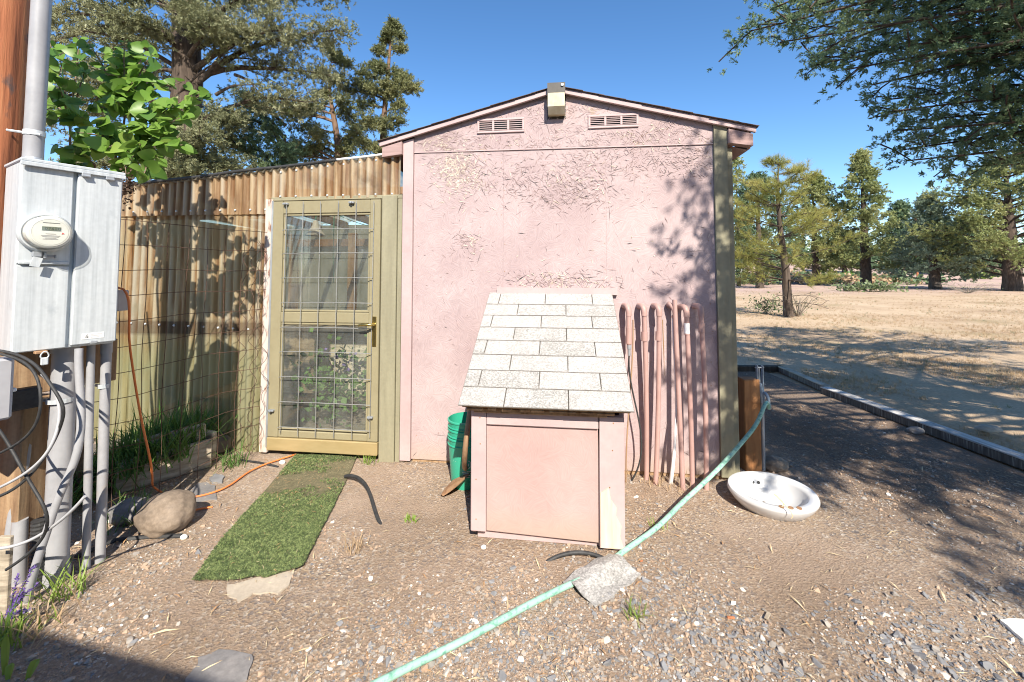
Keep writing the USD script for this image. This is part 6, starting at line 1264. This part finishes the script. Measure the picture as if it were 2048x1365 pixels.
c = D(1835, 545, 60); solo('bare_pole', 'bare brown pole standing on the skyline behind the field trees', 'pole', MB().tube([(c[0], 60, 0), (c[0], 60, D(1835, 425, 60)[2])], .14, 8), 'pole_wood')
c = D(1470, 540, 55); tk = Thing('tank', 'small white horizontal tank far off beside the shed corner', 'tank', (c[0], 55, float(fz(c[0], 55.)))); tk.part('shell', MB().tube([(c[0] - .9, 55, c[2]), (c[0] - .8, 55, c[2]), (c[0] + .7, 55, c[2]), (c[0] + .8, 55, c[2])], [.2, .42, .42, .2], 14), 'white_plastic', smooth=40)
for s_ in (-.5, .5): tk.part('leg', MB().box(c[0] + s_ - .08, c[0] + s_ + .08, 54.8, 55.2, float(fz(c[0], 55.)) - .1, c[2] - .35), 'galv_dull')

# --- lilac beside the cabinet
def heart(seed):
    r = np.random.default_rng(seed); t = np.linspace(0, 1, 7); w = np.array([.14, .44, .54, .50, .36, .17, .0]) ; back = np.array([-.13, -.10, .10, .38, .66, .88, 1.03])
    cup = r.uniform(.10, .30); curve = r.uniform(-.25, .15); V = []
    for wi, b_ in zip(w, back):
        zc = curve * b_ * b_; V += [[-wi, b_, zc + cup * wi], [0, max(b_, 0) if wi > .2 or b_ > .3 else 0, zc], [wi, b_, zc + cup * wi]]
    return MB().grid(np.array(V).reshape(7, 3, 3)).arrays()
HEARTS = [heart(i) for i in range(6)]
lil = Thing('lilac_bush', 'lilac bush with large heart shaped bright green leaves behind the cabinet', 'shrub', (-2.78, 2.75, 0)); g = np.random.default_rng(71); stems = MB(); root = np.array([-2.78, 2.75, 0.])
hubs = [np.array(v) for v in (D(120, 420, 2.75), D(190, 330, 2.65), D(235, 280, 2.55), D(290, 300, 2.6), D(140, 250, 2.7), D(250, 230, 2.6))]
for h_ in hubs: stems.tube(*grow(root + np.r_[g.normal(0, .04, 2), 0], h_, .018, g, .04, .06, 7), n=6)
shoots = [(178, 88, 2.6), (160, 80, 2.75), (225, 95, 2.6), (250, 84, 2.55), (300, 88, 2.6), (305, 110, 2.5), (275, 105, 2.7), (368, 165, 2.5), (395, 182, 2.45), (415, 185, 2.5), (350, 205, 2.45), (365, 235, 2.4), (335, 262, 2.45), (365, 290, 2.4), (320, 320, 2.4), (285, 355, 2.35), (262, 320, 2.4), (240, 340, 2.5), (215, 300, 2.4), (230, 200, 2.4), (205, 180, 2.5), (150, 205, 2.5), (120, 110, 2.6), (98, 80, 2.7), (105, 150, 2.5), (92, 225, 2.5), (112, 290, 2.45), (150, 265, 2.4), (180, 300, 2.4), (200, 245, 2.4), (265, 165, 2.5), (300, 205, 2.4), (250, 140, 2.6), (170, 140, 2.6), (320, 160, 2.6), (130, 330, 2.6), (300, 250, 2.4), (280, 290, 2.35), (210, 140, 2.45), (330, 225, 2.7), (240, 255, 2.35), (270, 215, 2.55), (165, 235, 2.6), (110, 200, 2.8)]
leaves = []
for (px, py, Y) in shoots:
    tip = D(px, py, Y); h_ = hubs[int(np.argmin([np.linalg.norm(tip - q) for q in hubs]))]; p, r = grow(h_, tip, .008, g, .06, .08, 7); r = np.linspace(.008, .002, 7); stems.tube(p, r, 5)
    n_ = 13
    for k in range(n_):
        t = 1.0 - .62 * (k // 2) / (n_ // 2) * min(1, .45 / np.linalg.norm(tip - h_) * 1.3); q = np.array([np.interp(t * 6, range(7), p[:, j]) for j in range(3)])
        a = g.uniform(0, 6.28); out = np.array([math.cos(a), math.sin(a) * .6 - .2, g.uniform(-1.0, .4)]); out /= np.linalg.norm(out); leaves.append((q, out, (.042 + .05 * g.random()) * (.62 if k < 2 else 1)))
stp = lil.part('stems', stems, 'stem_brown', smooth=True)
order = sorted(range(len(leaves)), key=lambda i: -leaves[i][2]); rest = MB()
for c_, i in enumerate(order):
    q, out, s_ = leaves[i]; yv = out; n_ = np.array([g.normal(.25, .7), g.normal(-.75, .55), g.normal(.45, .6)]); n_ -= yv * (n_ @ yv); n_ /= np.linalg.norm(n_); xv = np.cross(yv, n_); v, f = HEARTS[g.integers(0, 6)]
    w_ = q + yv * s_ * .28 + (v[:, :1] * xv + v[:, 1:2] * yv + v[:, 2:] * n_) * s_; stems_pt = q
    if c_ < 290: lil.part('leaf', (w_, f), ['lilac_leaf', 'lilac_leaf', 'lilac_leaf_dark', 'lilac_leaf_pale'][g.integers(0, 4)], smooth=True)
    else: rest.add(w_, f)
if rest.v: lil.part('leaves', rest, 'lilac_leaf', kind='stuff', smooth=True)
dc = D(255, 372, 2.38); lil.part('dried_flower_head', leafcloud(dc + [0, 0, 0], (.018, .018, .045), 240, .016, 88, .5), 'dried_flower', kind='stuff'); lil.part('flower_stalk', MB().tube(smoothpath([D(250, 330, 2.4), D(252, 350, 2.38), dc - [0, 0, .05]], 8), .0022, 5), 'stem_brown')
